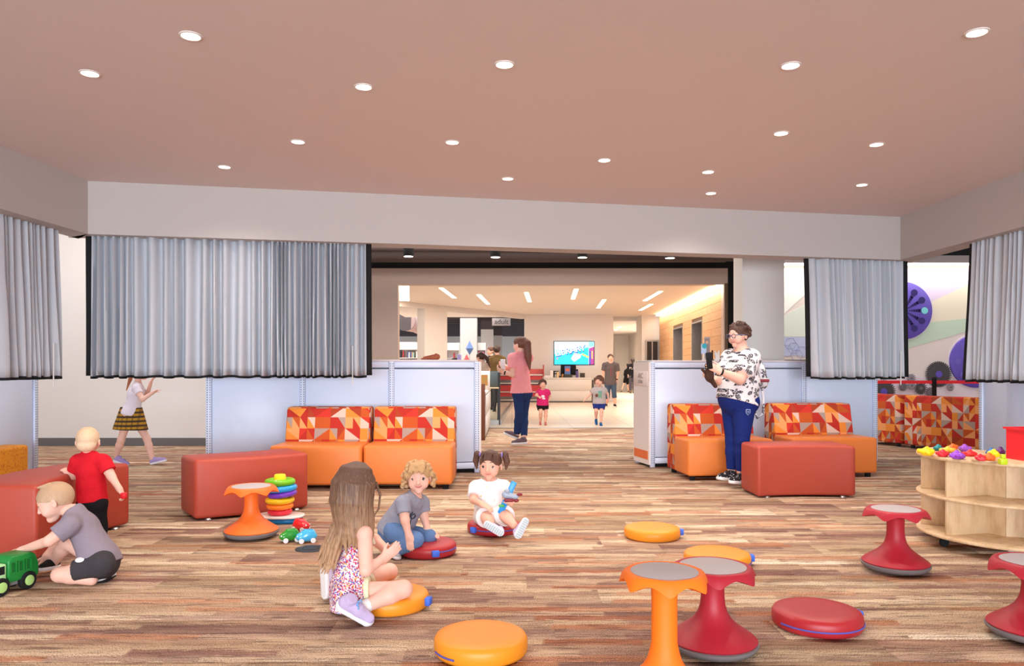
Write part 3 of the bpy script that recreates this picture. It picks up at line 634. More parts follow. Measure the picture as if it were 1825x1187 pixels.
def screen():
    d = 26.7; a, b = W(987, 608, d), W(1059.5, 650.5, d); w_, h_ = b.x - a.x, a.z - b.z
    t = thing('wall_screen', 'lit wall screen with turquoise library poster above the desk', 'screen', (a.x, d, b.z))
    MB().rbox(0, w_, 0, .05, 0, h_, .006, 1).build('casing', BLACK, t)
    def em(n, c): return mat('screen_' + n, c, 0.3, emit=(c, 0.6))
    def poly(name, pts, m, off): 
        bm = bmesh.new(); vs = [bm.verts.new((.02 + x * (w_ - .04), -off, .02 + y * (h_ - .04))) for x, y in pts]; bm.faces.new(vs); MB().bm(bm).build(name, m, t)
    poly('picture', [(0, 0), (1, 0), (1, 1), (0, 1)], em('sky', (150, 222, 238)), .001)
    poly('picture_field', [(0, 0), (.86, 0), (.86, .75), (.55, .62), (.3, .5), (0, .45)], em('cyan', (20, 186, 222)), .002)
    poly('picture_sky', [(0, .66), (.5, .74), (.86, .9), (.86, 1), (0, 1)], em('pale', (206, 238, 244)), .0025)
    poly('book_spine', [(.87, 0), (1, 0), (1, .78), (.87, .7)], em('plum', (150, 40, 110)), .003)
    poly('book_spine', [(.94, .25), (.97, .25), (.97, .6), (.94, .6)], em('orange', (250, 160, 70)), .004)
    poly('book_spine', [(.88, 0), (.92, 0), (.92, .6), (.88, .6)], em('navy', (60, 60, 140)), .004)
    poly('badge', [(.88, .8), (.98, .8), (.98, .97), (.88, .97)], em('badge', (110, 160, 214)), .004)
    poly('pencil', [(.68, .43), (.86, .28), (.89, .33), (.71, .49)], em('yellow', (246, 206, 60)), .004)
    poly('heart', [(.05, .28), (.07, .2), (.1, .28), (.08, .31)], em('pink', (220, 90, 140)), .004)
    poly('scroll', [(.42, .25), (.5, .12), (.66, .3), (.68, .45), (.5, .5)], em('white', (236, 240, 250)), .004)
    for dx, dz, m, off in ((.012, -.03, em('blue', (30, 60, 170)), .005), (0, 0, em('cream', (250, 240, 214)), .008)):
        text('LIBRARY', .29, 'lettering', m, t, Matrix.Translation((w_ * .40 + dx, -off, h_ * .60 + dz)) @ Matrix.Rotation(PI / 2, 4, 'X') @ Matrix.Rotation(.2, 4, 'Z'), .001, bevel=.012 if off < .006 else .002)
    al = area_light('screen_glow', (0, 0, 0), (PI / 2, 0, 0), w_, h_, 6, (.5, .85, 1), t); al.location = (w_ / 2, -.05, h_ / 2)
screen()
# red bookcase behind the woman in pink
def red_case():
    d = 26.1; x0, x1 = (884 - CX) * d / F, (968 - CX) * d / F
    t = thing('red_bookcase', 'low white bookcase with red backs beside the desk', 'bookcase', (x0, d, 0)); w_ = x1 - x0
    REDB = mat('red_laminate', (196, 62, 66), 0.5); RL = mat('coral_laminate', (222, 104, 100), 0.5)
    MB().box(0, w_, .3, .33, 0, .98).build('back', WHITE, t); MB().box(w_, w_ + .03, -.02, .33, .9, 1.3).build('end_panel', REDB, t); MB().box(0, w_, .3, .33, .98, 1.16).build('top_panel', RL, t)
    for z in (.06, .34, .64, .93): MB().rbox(0, w_, 0, .3, z, z + .035, .004, 1).build('shelf', WHITE, t)
    for z in (.10, .68): MB().box(.01, w_ - .01, .06, .08, z + .10, z + .24).build('red_panel', REDB, t)
    MB().box(.01, w_ - .01, .06, .08, .38, .60).build('red_panel', REDB, t); MB().box(0, w_, .02, .3, 0, .06).build('plinth', BASEB, t)
red_case()
# low display bookcase, glass balustrade
def display_case():
    t = thing('display_bookcase', 'low white display bookcase with brown end beside the partition', 'bookcase', (-.44, 12.3, 0))
    MB().rbox(-.47, 0, .03, 2.7, .05, .74, .004, 1).build('body', WHITE, t)
    MB().rbox(-.49, .02, 0, 2.72, .74, .79, .006, 1).build('top', WHITE, t)
    for k in range(3): MB().rbox(0, .016, .05 + k * .89, .91 + k * .89, .40, .73, .003, 1).build('side_panel', WHITE, t); MB().rbox(0, .01, .05 + k * .89, .91 + k * .89, .07, .38, .003, 1).build('side_panel', WHITE, t)
    MB().box(-.46, -.01, .05, 2.66, 0, .05).build('plinth', BASEB, t)
    MB().rbox(-.47, .0, -.012, .03, 0.0, .92, .003, 1).build('end_panel', mat('walnut_panel', (134, 84, 62), 0.5), t)
    b = thing('picture_book', 'white framed picture book with orange flowers on the display bookcase', 'book', (-.50, 13.3, .79), 0)
    MB().rbox(-.11, .11, -.01, .01, 0, .34, .003, 1).build('cover', mat('cream_card', (238, 226, 214), 0.6), b); MB().box(-.07, .07, -.013, -.01, .08, .27).build('picture', mat('flower_art', (214, 104, 60), 0.6, vary=(30, (120, 150, 70))), b)
    b = thing('chalk_board', 'dark green board with wooden easel edge on the display bookcase', 'board', (-.42, 14.3, .79), 0)
    MB().rbox(-.15, .15, 0, .02, .02, .33, .004, 1).build('board', mat('slate_green', (74, 86, 88), 0.5), b); MB().rbox(-.17, .17, -.05, .06, 0, .025, .004, 1).build('ledge', MAPLE, b)
    g = thing('glass_balustrade', 'clear glass balustrade with steel post behind the woman in pink', 'balustrade')
    P0, P1, P2 = W(852, 757, GD(757)), W(889, 757, GD(757)), V(((912.0 - CX) * 24 / F, 24, 0))
    P0.z = P1.z = 0; P0.x = -1.3
    for a, b2 in ((P0, P1), (P1, P2)):
        M = frame(a, b2 - a, (0, 0, 1)); L = (b2 - a).length
        MB().box(0.03, L - .03, -.008, .008, .1, 1.08, M=M).build('pane', GLASS, g); MB().box(0, L, -.05, .05, 0, .1, M=M).build('base_shoe', STEEL, g)
        MB().tube([M @ V((0, 0, 1.1)), M @ V((L, 0, 1.1))], .025, 10).build('handrail', STEEL, g)
    MB().box(P1.x - .03, P1.x + .03, P1.y - .03, P1.y + .03, 0, 1.09).build('post', mat('dark_steel', (60, 58, 60), 0.4, .6), g)
display_case()
# things above the left partition
def deco():
    t = thing('paper_diamond', 'faceted blue paper diamond over a red pyramid on a thin stand', 'ornament', W(837, 657, 20)); z = lambda y: CZ - (y - HY) * 20 / F - t.location.z
    def octa(n, m, r, zt, zm, zb, dx=0): MB().add([(dx, 0, zt), (dx, 0, zb)] + [(dx + r * math.cos(q * PI / 3), r * math.sin(q * PI / 3), zm) for q in range(6)], [f for q in range(6) for f in ((0, 2 + q, 2 + (q + 1) % 6), (1, 2 + (q + 1) % 6, 2 + q))]).build(n, m, t)
    octa('diamond', mat('blue_paper', (104, 140, 204), 0.6), .105, z(607), z(621), z(633)); octa('pyramid', mat('red_paper', (216, 92, 100), 0.6), .075, z(631), z(641), z(645), -.08)
    MB().tube([(0, .05, -1.1699), (0, .05, z(621))], .006, 6).tube([(-.25, .05, z(621)), (.1, .05, z(621))], .004, 6).build('stand', STEEL, t)
    j = thing('dark_jacket', 'black jacket hanging on a low rack behind the partition', 'jacket', W(812, 657, 19)); 
    MB().rbox(-.11, .09, -.1, .1, -.35, .27, .07, 3).build('cloth', mat('black_cloth', (34, 34, 40), 0.9), j); MB().tube([(0, 0, -1.17), (0, 0, -.3)], .02, 8).build('stand', STEEL, j)
    s = thing('violet_board', 'slim pale violet board leaning beside the black jacket', 'board', W(818.5, 657, 18.8)); MB().rbox(-.03, .04, -.25, .25, -1.17, .35, .01, 1).build('board', mat('violet_card', (166, 160, 226), 0.6), s)
deco()
# ------------------------------------------------------------------ gallery wall with gears on the right
MD = 14.0
def mural():
    root = struct('wall_mural', MB().box((1392 - CX) * MD / F, 11.2, MD, MD + .2, 0, 3.24), mat('mural_cream', (220, 208, 202), 0.7)); struct('wall_above_mural', MB().box((1392 - CX) * MD / F, 11.2, MD - .05, MD + .2, 3.24, 4.2), BLACK)
    struct('trim_3', MB().box((1392 - CX) * MD / F, 11.2, MD - .25, MD, 3.11, 3.24), GREYP)
    cv = MB().box((1392 - CX) * MD / F, 11.2, MD - .2, MD - .1, 3.075, 3.1).build('cove_light', LAMP); tag(cv, 'thin white light strip above the mural wall', 'lamp')
    al = area_light('mural_beam', (8, MD - .2, 3.06), (-.15, 0, 0), 6, .1, 26, (1, .95, .92))
    P = [([(1600, 478), (1740, 478), (1740, 500), (1655, 540), (1600, 530)], (216, 200, 222), 'mural_panel'), ([(1600, 530), (1655, 540), (1660, 574), (1600, 580)], (226, 212, 206), 'mural_panel'), ([(1655, 540), (1740, 500), (1740, 566), (1660, 574)], (224, 214, 194), 'mural_panel'), ([(1600, 580), (1660, 574), (1740, 566), (1740, 586), (1600, 626)], (190, 208, 188), 'mural_panel'), ([(1397, 478), (1440, 478), (1440, 520), (1397, 560)], (238, 240, 232), 'mural_panel'), ([(1397, 562), (1440, 540), (1440, 600), (1397, 600)], (216, 224, 214), 'mural_panel'), ([(1397, 601), (1440, 601), (1440, 634), (1397, 634)], (186, 192, 222), 'mural_panel'), ([(1560, 655), (1740, 690), (1740, 715), (1560, 715)], (224, 210, 220), 'mural_panel')]
    for i, (q, c, n) in enumerate(P):
        pts = [W(x, y, MD) for x, y in q]; MB().add([(p.x, MD - .006, p.z) for p in pts] + [(p.x, MD, p.z) for p in pts], [tuple(range(len(q)))[::-1]] + [(k, (k + 1) % len(q), (k + 1) % len(q) + len(q), k + len(q)) for k in range(len(q))]).build(n, mat('mural_tone_%d' % i, c, 0.7), root)
    for k, (px, py) in enumerate(((1402, 625), (1414, 620), (1428, 627), (1420, 633), (1408, 612))): 
        p = W(px, py, MD); MB().lathe([(.115, 0), (.115, .006), (.108, .006), (.108, 0)], 6, cap=False, M=Matrix.Translation((p.x, MD - .006, p.z)) @ Matrix.Rotation(PI / 2, 4, 'X')).build('hexagon_line', mat('mural_line', (166, 176, 214), 0.7), root)
    b = MB().rbox(W(1392, 0, MD - 1).x, W(1450, 0, MD - 1).x, MD - 1.3, MD - 1, 0, 1.32, .01).build('black_cabinet', BLACK); tag(b, 'low black cabinet between the white pillar and curtain', 'cabinet')
    PUR = mat('violet_wheel', (92, 74, 172), 0.5); HOLE = mat('wheel_hole', (44, 34, 100), 0.4)
    def at(px, py, off): p = W(px, py, MD); return Matrix.Translation((p.x, MD - off, p.z)) @ Matrix.Rotation(PI / 2, 4, 'X')
    for i, (px, py, r, s) in enumerate(((1608, 554, 51, 'upper large violet wheel of dotted spokes on the mural'), (1738, 644, 47, 'lower large violet wheel on the mural beside the curtain'))):
        R = r * MD / F; t = thing('gear_wheel', s, 'wheel'); t.matrix_world = at(px, py, .03)
        MB().lathe([(R, -.03), (R, .02), (R - .015, .03)], 56).build('disc', PUR, t); MB().lathe([(R + .025, -.03), (R + .025, -.02)], 56).build('rim', mat('pale_rim', (226, 214, 224), .6), t)
        for a in range(12 if i == 0 else 8):
            q = a * 2 * PI / (12 if i == 0 else 8)
            MB().lathe([(.062, .03), (.062, .034)], 16, M=Matrix.Translation((math.cos(q) * R * .72, math.sin(q) * R * .72, 0))).build('big_dot', mat('teal_lens', (120, 200, 206), .3) if (a == 0 and i == 0) else (HOLE if i == 0 else mat('wheel_tone', (104, 90, 182), .5)), t)
            if i == 0:
                m = MB()
                for k in range(7): m.lathe([(.012 + .004 * k, .03), (.012 + .004 * k, .033)], 10, M=Matrix.Translation((math.cos(q) * R * (.12 + .075 * k), math.sin(q) * R * (.12 + .075 * k), 0)))
                m.build('dot_row', HOLE, t)
    GR = mat('graphite_gear', (68, 62, 66), 0.55); GR2 = mat('mid_gear', (104, 96, 104), 0.6); GR3 = mat('pale_gear', (140, 130, 138), 0.6)
    for i, (px, py, r, n, m, hub, s) in enumerate(((1671, 667, 23, 40, GR, 6, 'largest graphite gear with violet hub above the red belt'), (1573, 698, 21, 34, GR, 6, 'graphite gear with violet hub at the partition edge'), (1622, 674, 8, 14, GR3, 0, 'pale grey gear touching the top of the belt'), (1607, 689, 8, 16, GR2, 0, 'small grey gear under the curtain cord'), (1622, 687, 8, 14, GR3, 0, 'pale small gear left of the cluster'), (1638, 692, 11, 18, GR, 3, 'dark gear in the middle of the low cluster'), (1655, 699, 9, 16, GR2, 0, 'small grey gear just left of the black post'), (1690, 690, 7, 14, GR3, 0, 'small pale gear right of the black post'))):
        R = r * MD / F; t = thing('wall_gear', s, 'gear', group='gears on the mural'); t.matrix_world = at(px, py, .02 + .006 * i); poly = []
        for k in range(n):
            for f, rr in ((0, .83 if r > 15 else .64), (.3, 1), (.6, 1), (.8, .83 if r > 15 else .64)): q = (k + f) * 2 * PI / n; poly.append((R * rr * math.cos(q), R * rr * math.sin(q)))
        MB().prism(poly, 0, .02).build('toothed_disc', m, t)
        MB().lathe([(max(hub, 1.6) * MD / F, .02), (max(hub, 1.6) * MD / F, .028)], 20).build('hub', PUR if hub == 6 else GR2, t)
mural()
def stanchions():
    ps = [W(1500, 657, 12.3), W(1665, 657, 12.3), W(1830, 657, 12.3)]; RED = mat('red_webbing', (226, 30, 44), 0.6)
    for i, p in enumerate(ps):
        t = thing('belt_post', 'black belt barrier post ' + ('hidden behind the partition', 'standing before the mural gears', 'behind the right curtain')[i], 'barrier', (p.x, p.y, 0))
        MB().lathe([(.035, .01), (.035, .98), (.038, .985), (.038, 1.02), (.03, 1.03)], 16).build('post', BLACK, t); MB().lathe([(.17, 0), (.17, .012), (.05, .03)], 24).build('foot', BLACK, t)
        if i < 2: MB().box(.036, ps[i + 1].x - p.x - .036, -.002, .002, .925, .975).build('belt', RED, t)
stanchions()
# ------------------------------------------------------------------ partitions, curtains, furniture
def partition(label, p0, p1, n, depth=.5, end_left=False, end_right=False, z=1.27):
    d = V(p1) - V(p0); L = d.length; u = L / n
    t = thing('shelving_partition', label, 'partition', (p0[0], p0[1], 0), math.atan2(d.y, d.x), 'white metal partitions round the play room')
    for k in range(n):
        a, b = k * u + .03, (k + 1) * u - .03
        MB().rbox(a, b, .012, .03, .12, z - .105, .004, 1).build('panel', SHELF, t); MB().rbox(a, b, .008, .03, z - .09, z - .02, .004, 1).build('top_rail', SHELF, t)
        MB().rbox(a, b, .0, .03, .045, .112, .004, 1).build('base_rail', SHELF, t)
        MB().box(a, b, depth - .03, depth - .012, .05, z - .02).build('back_panel', SHELF, t)
    MB().box(0.03, L - .03, .05, depth - .05, 0, .045).build('toe_kick', BLACK, t)
    MB().rbox(-.01, L + .01, -.006, depth + .006, z - .02, z, .004, 1).build('top', mat('white_laminate', (228, 220, 220), .5), t)
    for k in range(n + 1):
        x = k * u
        for y in (0, depth - .03): MB().rbox(x - .028, x + .028, y - .006, y + .03, 0, z - .02, .003, 1).build('post', SHELF, t)
        s = MB()
        for q in range(47):
            zz = .05 + q * .0254
            for dx in (-.014, .014): s.box(x + dx - .0038, x + dx + .0038, -.0072, -.004, zz, zz + .011)
        s.build('slot_column', SLOT, t, kind='stuff')
    for f, x in ((end_left, -.028), (end_right, L + .028)):
        if not f: continue
        sg = -1 if x < 0 else 1
        MB().box(min(x, x + sg * .02), max(x, x + sg * .02), .0, depth, .03, z - .02).build('end_panel', mat('warm_white_laminate', (232, 220, 214), .5), t)
        if f == 2:
            g = sg * .02
            MB().box(min(x + g, x + g * 1.25), max(x + g, x + g * 1.25), .03, depth - .03, .09, .19).build('orange_band', mat('orange_band', (230, 112, 56), .5), t)
            pl = MB().rbox(min(x + g, x + g * 1.4), max(x + g, x + g * 1.4), .02, depth - .02, .96, 1.14, .002, 1).build('label_plate', mat('label_white', (230, 212, 206), .5), t)
            for q, tx in ((1.08, 'ABC'), (1.015, 'titles')):
                if tx == 'ABC': text('ABC', .085, 'lettering', mat('label_ink', (110, 96, 94), .6), t, Matrix.Translation((x + g * 1.42, depth / 2, q)) @ Matrix.Rotation(-PI / 2, 4, 'Z') @ Matrix.Rotation(PI / 2, 4, 'X'), .0005)
                else: text('titles', .075, 'lettering', MATS['label_ink'], t, Matrix.Translation((x + g * 1.42, depth / 2, q)) @ Matrix.Rotation(-PI / 2, 4, 'Z') @ Matrix.Rotation(PI / 2, 4, 'X'), .0005)
    return t
partition('white metal partition behind the two left sofas', (-3.184, 7.893), (-.395, 8.47), 3, end_right=True)
partition('white metal partition behind the woman with glasses, labelled end panel', (1.664, 8.896), (4.592, 9.50), 3, end_left=2)
partition('white metal partition along the right side behind the wooden shelf', (5.2, 8.34), (5.2, 6.40), 2)
partition('white metal partition along the left side behind the amber seat', (-5.0, 5.9), (-5.0, 7.9), 2)
def curtain(label, p0, p1, z0, z1, folds, seed, amp=.045, lean0=0.0, lean1=0.0, trims=(True, True), uneven=None):
    """p0, p1 plan ends; folds = list of (share of length, number of folds)"""
    rnd = random.Random(seed); p0 = V((*p0, 0)); p1 = V((*p1, 0)); d = p1 - p0; L = d.length; u = d / L; nrm = V((u.y, -u.x, 0))
    t = thing('curtain', label, 'curtain', p0 + V((0, 0, z0)), 0, 'pleated grey curtains'); n = int(L * 110); rows = 16
    ph = [0.0]; am = []; tot = sum(s for s, _ in folds); acc = []
    for i in range(n):
        f = i / n * tot; q = 0
        while q < len(folds) - 1 and f > folds[q][0]: f -= folds[q][0]; q += 1
        ph.append(ph[-1] + 2 * PI * folds[q][1] / (folds[q][0] / tot) / n * (1 + .35 * math.sin(i * .013 * folds[q][1] + seed)))
    kf = [rnd.uniform(.55, 1.25) for _ in range(int(ph[-1] / (2 * PI)) + 3)]; kd = [rnd.uniform(-1, 1) for _ in range(len(kf))]
    def pt(i, j):
        s = i / n; v = j / rows; k = ph[i] / (2 * PI); k0 = int(k); ff = k - k0
        a = amp * (kf[k0] * (1 - ff) + kf[k0 + 1] * ff) * (.75 + .35 * v); drift = (kd[k0] * (1 - ff) + kd[k0 + 1] * ff)
        w_ = math.sin(ph[i] + drift * .9 * v); w_ = math.copysign(abs(w_) ** .8, w_)
        x = s * L + (drift * .012 * v) + lean0 * (1 - s) * v + lean1 * s * v
        y = a * w_ + .014 * math.sin(3.1 * v + ph[i] * .31 + seed) * v
        zz = z1 - z0 - v * (z1 - z0) + (.006 * math.sin(ph[i] * .5 + seed) if j == rows else 0)
        return u * x + nrm * y + V((0, 0, zz))
    P = [[pt(i, j) for j in range(rows + 1)] for i in range(n + 1)]
    mb = MB(); mb.add([p for c in P for p in c], [(i * (rows + 1) + j, i * (rows + 1) + j + 1, (i + 1) * (rows + 1) + j + 1, (i + 1) * (rows + 1) + j) for i in range(n) for j in range(rows)], smooth=True)
    o = mb.build('cloth', CURT, t); m = o.modifiers.new('thickness', 'SOLIDIFY'); m.thickness = .004; m.offset = 0
    h = MB(); st = range(0, n + 1)
    h.add([P[i][rows] + V((0, 0, q)) for i in st for q in (.001, -.022)], [(2 * i, 2 * i + 1, 2 * i + 3, 2 * i + 2) for i in range(n)], smooth=True)
    ho = h.build('hem_trim', BLACK, t); m = ho.modifiers.new('thickness', 'SOLIDIFY'); m.thickness = .008; m.offset = 0
    for e, f in ((0, trims[0]), (n, trims[1])):
        if f:
            sg = -1 if e == 0 else 1
            so = MB().add([P[e][j] + u * sg * q - nrm * .0 for j in range(rows + 1) for q in (0, .055)], [(2 * j, 2 * j + 1, 2 * j + 3, 2 * j + 2) for j in range(rows)], smooth=True).build('side_trim', BLACK, t)
            m = so.modifiers.new('thickness', 'SOLIDIFY'); m.thickness = .012; m.offset = 0
    c = P[n - int(n * .03)][0]; MB().tube([P[n - int(n * .05)][rows] + nrm * .05 + V((0, 0, .3)), P[n - int(n * .05)][rows] + nrm * .05 - V((0, 0, .10))], .006, 6).build('pull_wand', WHITE, t)
    return t
SD = (RC - LC).normalized()
def on_soffit(px, off=.13):
    n = V((-SD.y, SD.x, 0)); b = LC + n * off; a = (px - CX) / F; k = (a * b.y - b.x) / (SD.x - a * SD.y); q = b + SD * k; return (q.x, q.y)
curtain('wide grey pleated curtain over the left partition', on_soffit(164), on_soffit(652), 1.10, 2.47, [(1.1, 7), (4.2, 11), (2.6, 17), (.5, 2)], 3, .062)
curtain('narrow grey pleated curtain beside the white pillar', on_soffit(1440), on_soffit(1608), 1.07, 2.47, [(.3, 1), (1.2, 13)], 8, .05, lean0=.06)
curtain('grey pleated curtain along the left bulkhead', (-4.34, 3.2), (-4.20, 6.93), 1.10, 2.47, [(3, 9), (.55, 1), (.9, 11)], 5, .05, lean1=.05, trims=(False, False))
curtain('grey pleated curtain along the right bulkhead', (4.68, 7.62), (4.78, 4.6), 1.06, 2.47, [(1, 10), (3, 16)], 11, .05, lean0=-.06)
def arc_poly(A, B, depth, sag, n=14):
    A = V(A); B = V(B); d = (B - A).normalized(); nb = V((-d.y, d.x)); L = (B - A).length
    if abs(sag) < 1e-4: fr = [A, B]; bk = [B + nb * depth, A + nb * depth]
    else:
        R = (L * L / 4 + sag * sag) / (2 * abs(sag)); sg = 1 if sag > 0 else -1; c = (A + B) / 2 + nb * (R - abs(sag)) * sg; h = math.asin(L / 2 / R); Rb = R - depth * sg
        fr = [c - nb * sg * R * math.cos(q) + d * R * math.sin(q) for q in [-h + 2 * h * i / n for i in range(n + 1)]]
        bk = [p + nb * depth for p in fr][::-1]
    return fr, bk
def bench(label, A, B, sag, depth=.46, h=.47):
    fr, bk = arc_poly(A, B, depth, sag); c = sum(fr + bk, V((0, 0))) / len(fr + bk)
    t = thing('curved_bench', label, 'bench', (c.x, c.y, 0), 0, 'brick red curved benches')
    MB().prism([p - c for p in fr + bk], .014, h, .03, 3, ang=30).build('upholstery', BENCH, t)
    for p in (fr[1], fr[-2], bk[1], bk[-2]):
        q = (p - c) * .9; MB().lathe([(.028, 0), (.03, .004), (.022, .016)], 14, M=Matrix.Translation((q.x, q.y, 0))).build('foot', STEEL, t)
    return t
bench('brick red curved bench at far left beside the toddler in red', (-2.84, 4.50), (-2.84, 5.60), -.10)
bench('brick red curved bench behind the orange wobble stool', (-2.43, 5.75), (-1.70, 6.28), .05)
bench('brick red curved bench in front of the woman with glasses', (2.21, 6.76), (3.11, 6.79), -.07)
YZX = Matrix(((0, 0, 1, 0), (1, 0, 0, 0), (0, 1, 0, 0), (0, 0, 0, 1)))
def sofa(label, x, y, w_, rz, group='orange two-tone sofas'):
    t = thing('lounge_sofa', label, 'sofa', (x, y, 0), rz, group)
    MB().rbox(0, w_, 0, .47, .05, .43, .03, 3).build('seat', ORANGE, t)
    MB().prism([(.452, .05), (.75, .05), (.75, .74), (.73, .775), (.545, .775), (.52, .75), (.452, .44)], .012, w_ - .012, .02, 2, M=YZX).build('backrest', TRIF, t, uv=True)
    for px, py in ((.07, .08), (w_ - .07, .08), (.07, .67), (w_ - .07, .67)): MB().lathe([(.03, 0), (.03, .05)], 12, M=Matrix.Translation((px, py, 0))).build('foot', BLACK, t)
    return t
sofa('orange sofa with triangle print back, left of the left pair', -2.325, 7.20, .88, .0)
sofa('orange sofa with triangle print back, right of the left pair', -1.435, 7.24, .86, .0)
sofa('orange sofa with triangle print back behind the woman with glasses', 1.83, 7.80, .93, .11)
sofa('orange sofa with triangle print back at the right partition', 2.98, 7.98, .95, .09)
def wrap_sofa():
    for i, (A, B, s) in enumerate((((5.60, 11.90), (5.80, 11.22), 'back of a triangle print curved sofa, far short section'), ((5.81, 11.15), (6.72, 9.55), 'back of a triangle print curved sofa, long near section'))):
        fr, bk = arc_poly(A, B, .26, .05 + .05 * i); c = V(A); t = thing('curved_sofa', s, 'sofa', (c.x, c.y, 0), 0, 'curved sofas before the mural')
        o = MB().prism([p - c for p in fr + bk], .05, .775, .025, 2, ang=30).build('backrest', TRIF, t)
        l = o.data.uv_layers.new(name='uv'); pts = [p - c for p in fr]
        for p in o.data.polygons:
            for li in p.loop_indices:
                q = o.data.vertices[o.data.loops[li].vertex_index].co; l.data[li].uv = ((q.xy).length, q.z)
        f2, b2 = arc_poly(bk[-1], bk[0] if i else bk[-1].lerp(bk[0], .5), .5, .03); MB().prism([p - c for p in f2 + b2], .05, .43, .03, 2, ang=30).build('seat', ORANGE, t)
        for p in (fr[1], fr[-2], b2[1], b2[-2]): q = (p - c); MB().lathe([(.03, 0), (.03, .05)], 10, M=Matrix.Translation((q.x * .98 + .03, q.y * .98, 0))).build('foot', BLACK, t)
wrap_sofa()
t = thing('print_ottoman', 'amber printed seat at the left edge before the side partition', 'seat', (-4.72, 6.95, 0))
MB().rbox(-.25, .0, -.45, .40, .04, .43, .03, 3).build('upholstery', YELF, t, uv=True); MB().box(-.22, -.03, -.40, .36, 0, .04).build('base', BLACK, t)
# wobble stools
def stool(label, x, y, m, H=.355, R=.187, pad=.13, rz=0.0, col=.047):
    t = thing('wobble_stool', label, 'stool', (x, y, 0), rz, 'wobble stools'); k = H - .355
    MB().lathe([(.02, 0), (.10, .003), (.165, .016), (.183, .034), (.186, .044), (.17, .05)], 48).build('rubber_foot', RUBB, t)
    MB().lathe([(.175, .046), (.181, .054), (.172, .064), (.135, .090), (.100, .115), (.076, .138), (.060, .164), (.051, .195), (col + .001, .225), (col, .25 + k), (col + .002, .30 + k), (col + .010, .325 + k), (col + .03, .34 + k)], 48).build('pedestal', m, t)
    n = 112; N = 7; vs = []; fs = []; rings = []
    def edge(a): q = math.sin(N * a / 2); return 1.08 - math.sqrt(q * q + .03)
    for ri in range(10):
        for i in range(n):
            a = 2 * PI * i / n; e = edge(a); Re = R * (.885 + .115 * e); ze = H - .020 - .031 * e
            f = ri / 7
            if ri <= 7:
                r = pad * (1 - f) + Re * f; z = H + .004 * math.sin(PI * f) - (H - ze) * f ** 3.2
            else:
                g = (ri - 7) / 2; r = (Re - .006) * (1 - g) + .05 * g; z = (ze - .010) * (1 - g) + (H - .03) * g
            vs.append((r * math.cos(a), r * math.sin(a), z))
    for ri in range(9):
        for i in range(n): j = (i + 1) % n; fs.append((ri * n + i, (ri + 1) * n + i, (ri + 1) * n + j, ri * n + j)[::-1][::-1])
    fs = [f[::-1] for f in fs]
    MB().add(vs, [f[::-1] for f in fs], smooth=True).build('seat', m, t)
    MB().lathe([(.05, H - .012), (pad + .002, H - .006), (pad, H + .001), (pad - .006, H + .003)], 48).build('seat_pad', PADG, t)
    return t
def fx(px, d): return (px - CX) * d / F
stool('orange wobble stool beside the ring stacking toy', fx(448, 5.22), 5.22, STOO, .355, rz=.2)
stool('red wobble stool standing before the wooden shelf', fx(1596, 4.36), 4.36, STOR, .358, rz=.35)
stool('tall amber wobble stool at the front, overlapping a red one', fx(1184, 2.6), 2.6, STOA, .47, .160, .116, rz=.15, col=.044)
stool('red wobble stool just behind the tall amber one', fx(1270, 3.12), 3.12, STOR, .352, .187, .136, rz=.1)
stool('red wobble stool cut off by the right picture edge', fx(1843, 3.27), 3.27, STOR, .335, rz=.3)
# floor cushions
def cushion(label, x, y, m, R=.193, h=.075, tab=None, zips=None, group='round floor cushions'):
    t = thing('floor_cushion', label, 'cushion', (x, y, 0), 0, group)
    MB().lathe([(.02, 0), (R - .022, .001), (R - .008, .006), (R - .001, .018), (R, h / 2), (R - .001, h - .02), (R - .008, h - .007), (R - .024, h - .0005), (R * .6, h + .003), (.01, h + .004)], 64).build('cover', m, t)
    if zips:
        a0, a1, z = zips; pts = [((R + .001) * math.cos(a0 + (a1 - a0) * i / 30), (R + .001) * math.sin(a0 + (a1 - a0) * i / 30), z) for i in range(31)]
        MB().tube(pts, .0042, 6).build('zip', ZIP, t)
    if tab is not None:
        MB().rbox(R - .004, R + .022, -.022, .022, .022, .060, .003, 1, M=Matrix.Rotation(tab, 4, 'Z')).build('pull_tab', BLUE, t)
    return t
cushion('amber round floor cushion under the long-haired girl\'s knee', fx(697, 3.70), 3.70, CUSHO, .186, .075, tab=-.25)
cushion('largest amber round cushion at the front, nothing on it', fx(857, 3.10), 3.10, CUSHO, .193, .08, zips=(-2.75, -2.1, .03))
cushion('amber round cushion lying alone farthest back on the carpet', fx(1162, 5.22), 5.22, CUSHO, .193, .075, tab=-.1)
cushion('amber round cushion behind the red front stool', fx(1278, 4.5), 4.5, CUSHO, .196, .075, tab=-.05, zips=(-2.9, -.2, .028))
cushion('crimson round cushion lying empty on the right', fx(1456, 3.42), 3.42, CUSHR, .196, .08, tab=.15, zips=(-2.8, -.25, .034))
cushion('crimson round cushion under the boy in the grey shirt and jeans', fx(762, 4.76), 4.76, CUSHR, .182, .078, tab=-1.2, zips=(-1.15, -.1, .045))
cushion('crimson round cushion under the toddler girl in white', fx(880, 5.4), 5.4, CUSHR, .19, .072, tab=-2.35, zips=(-2.3, -.4, .04))
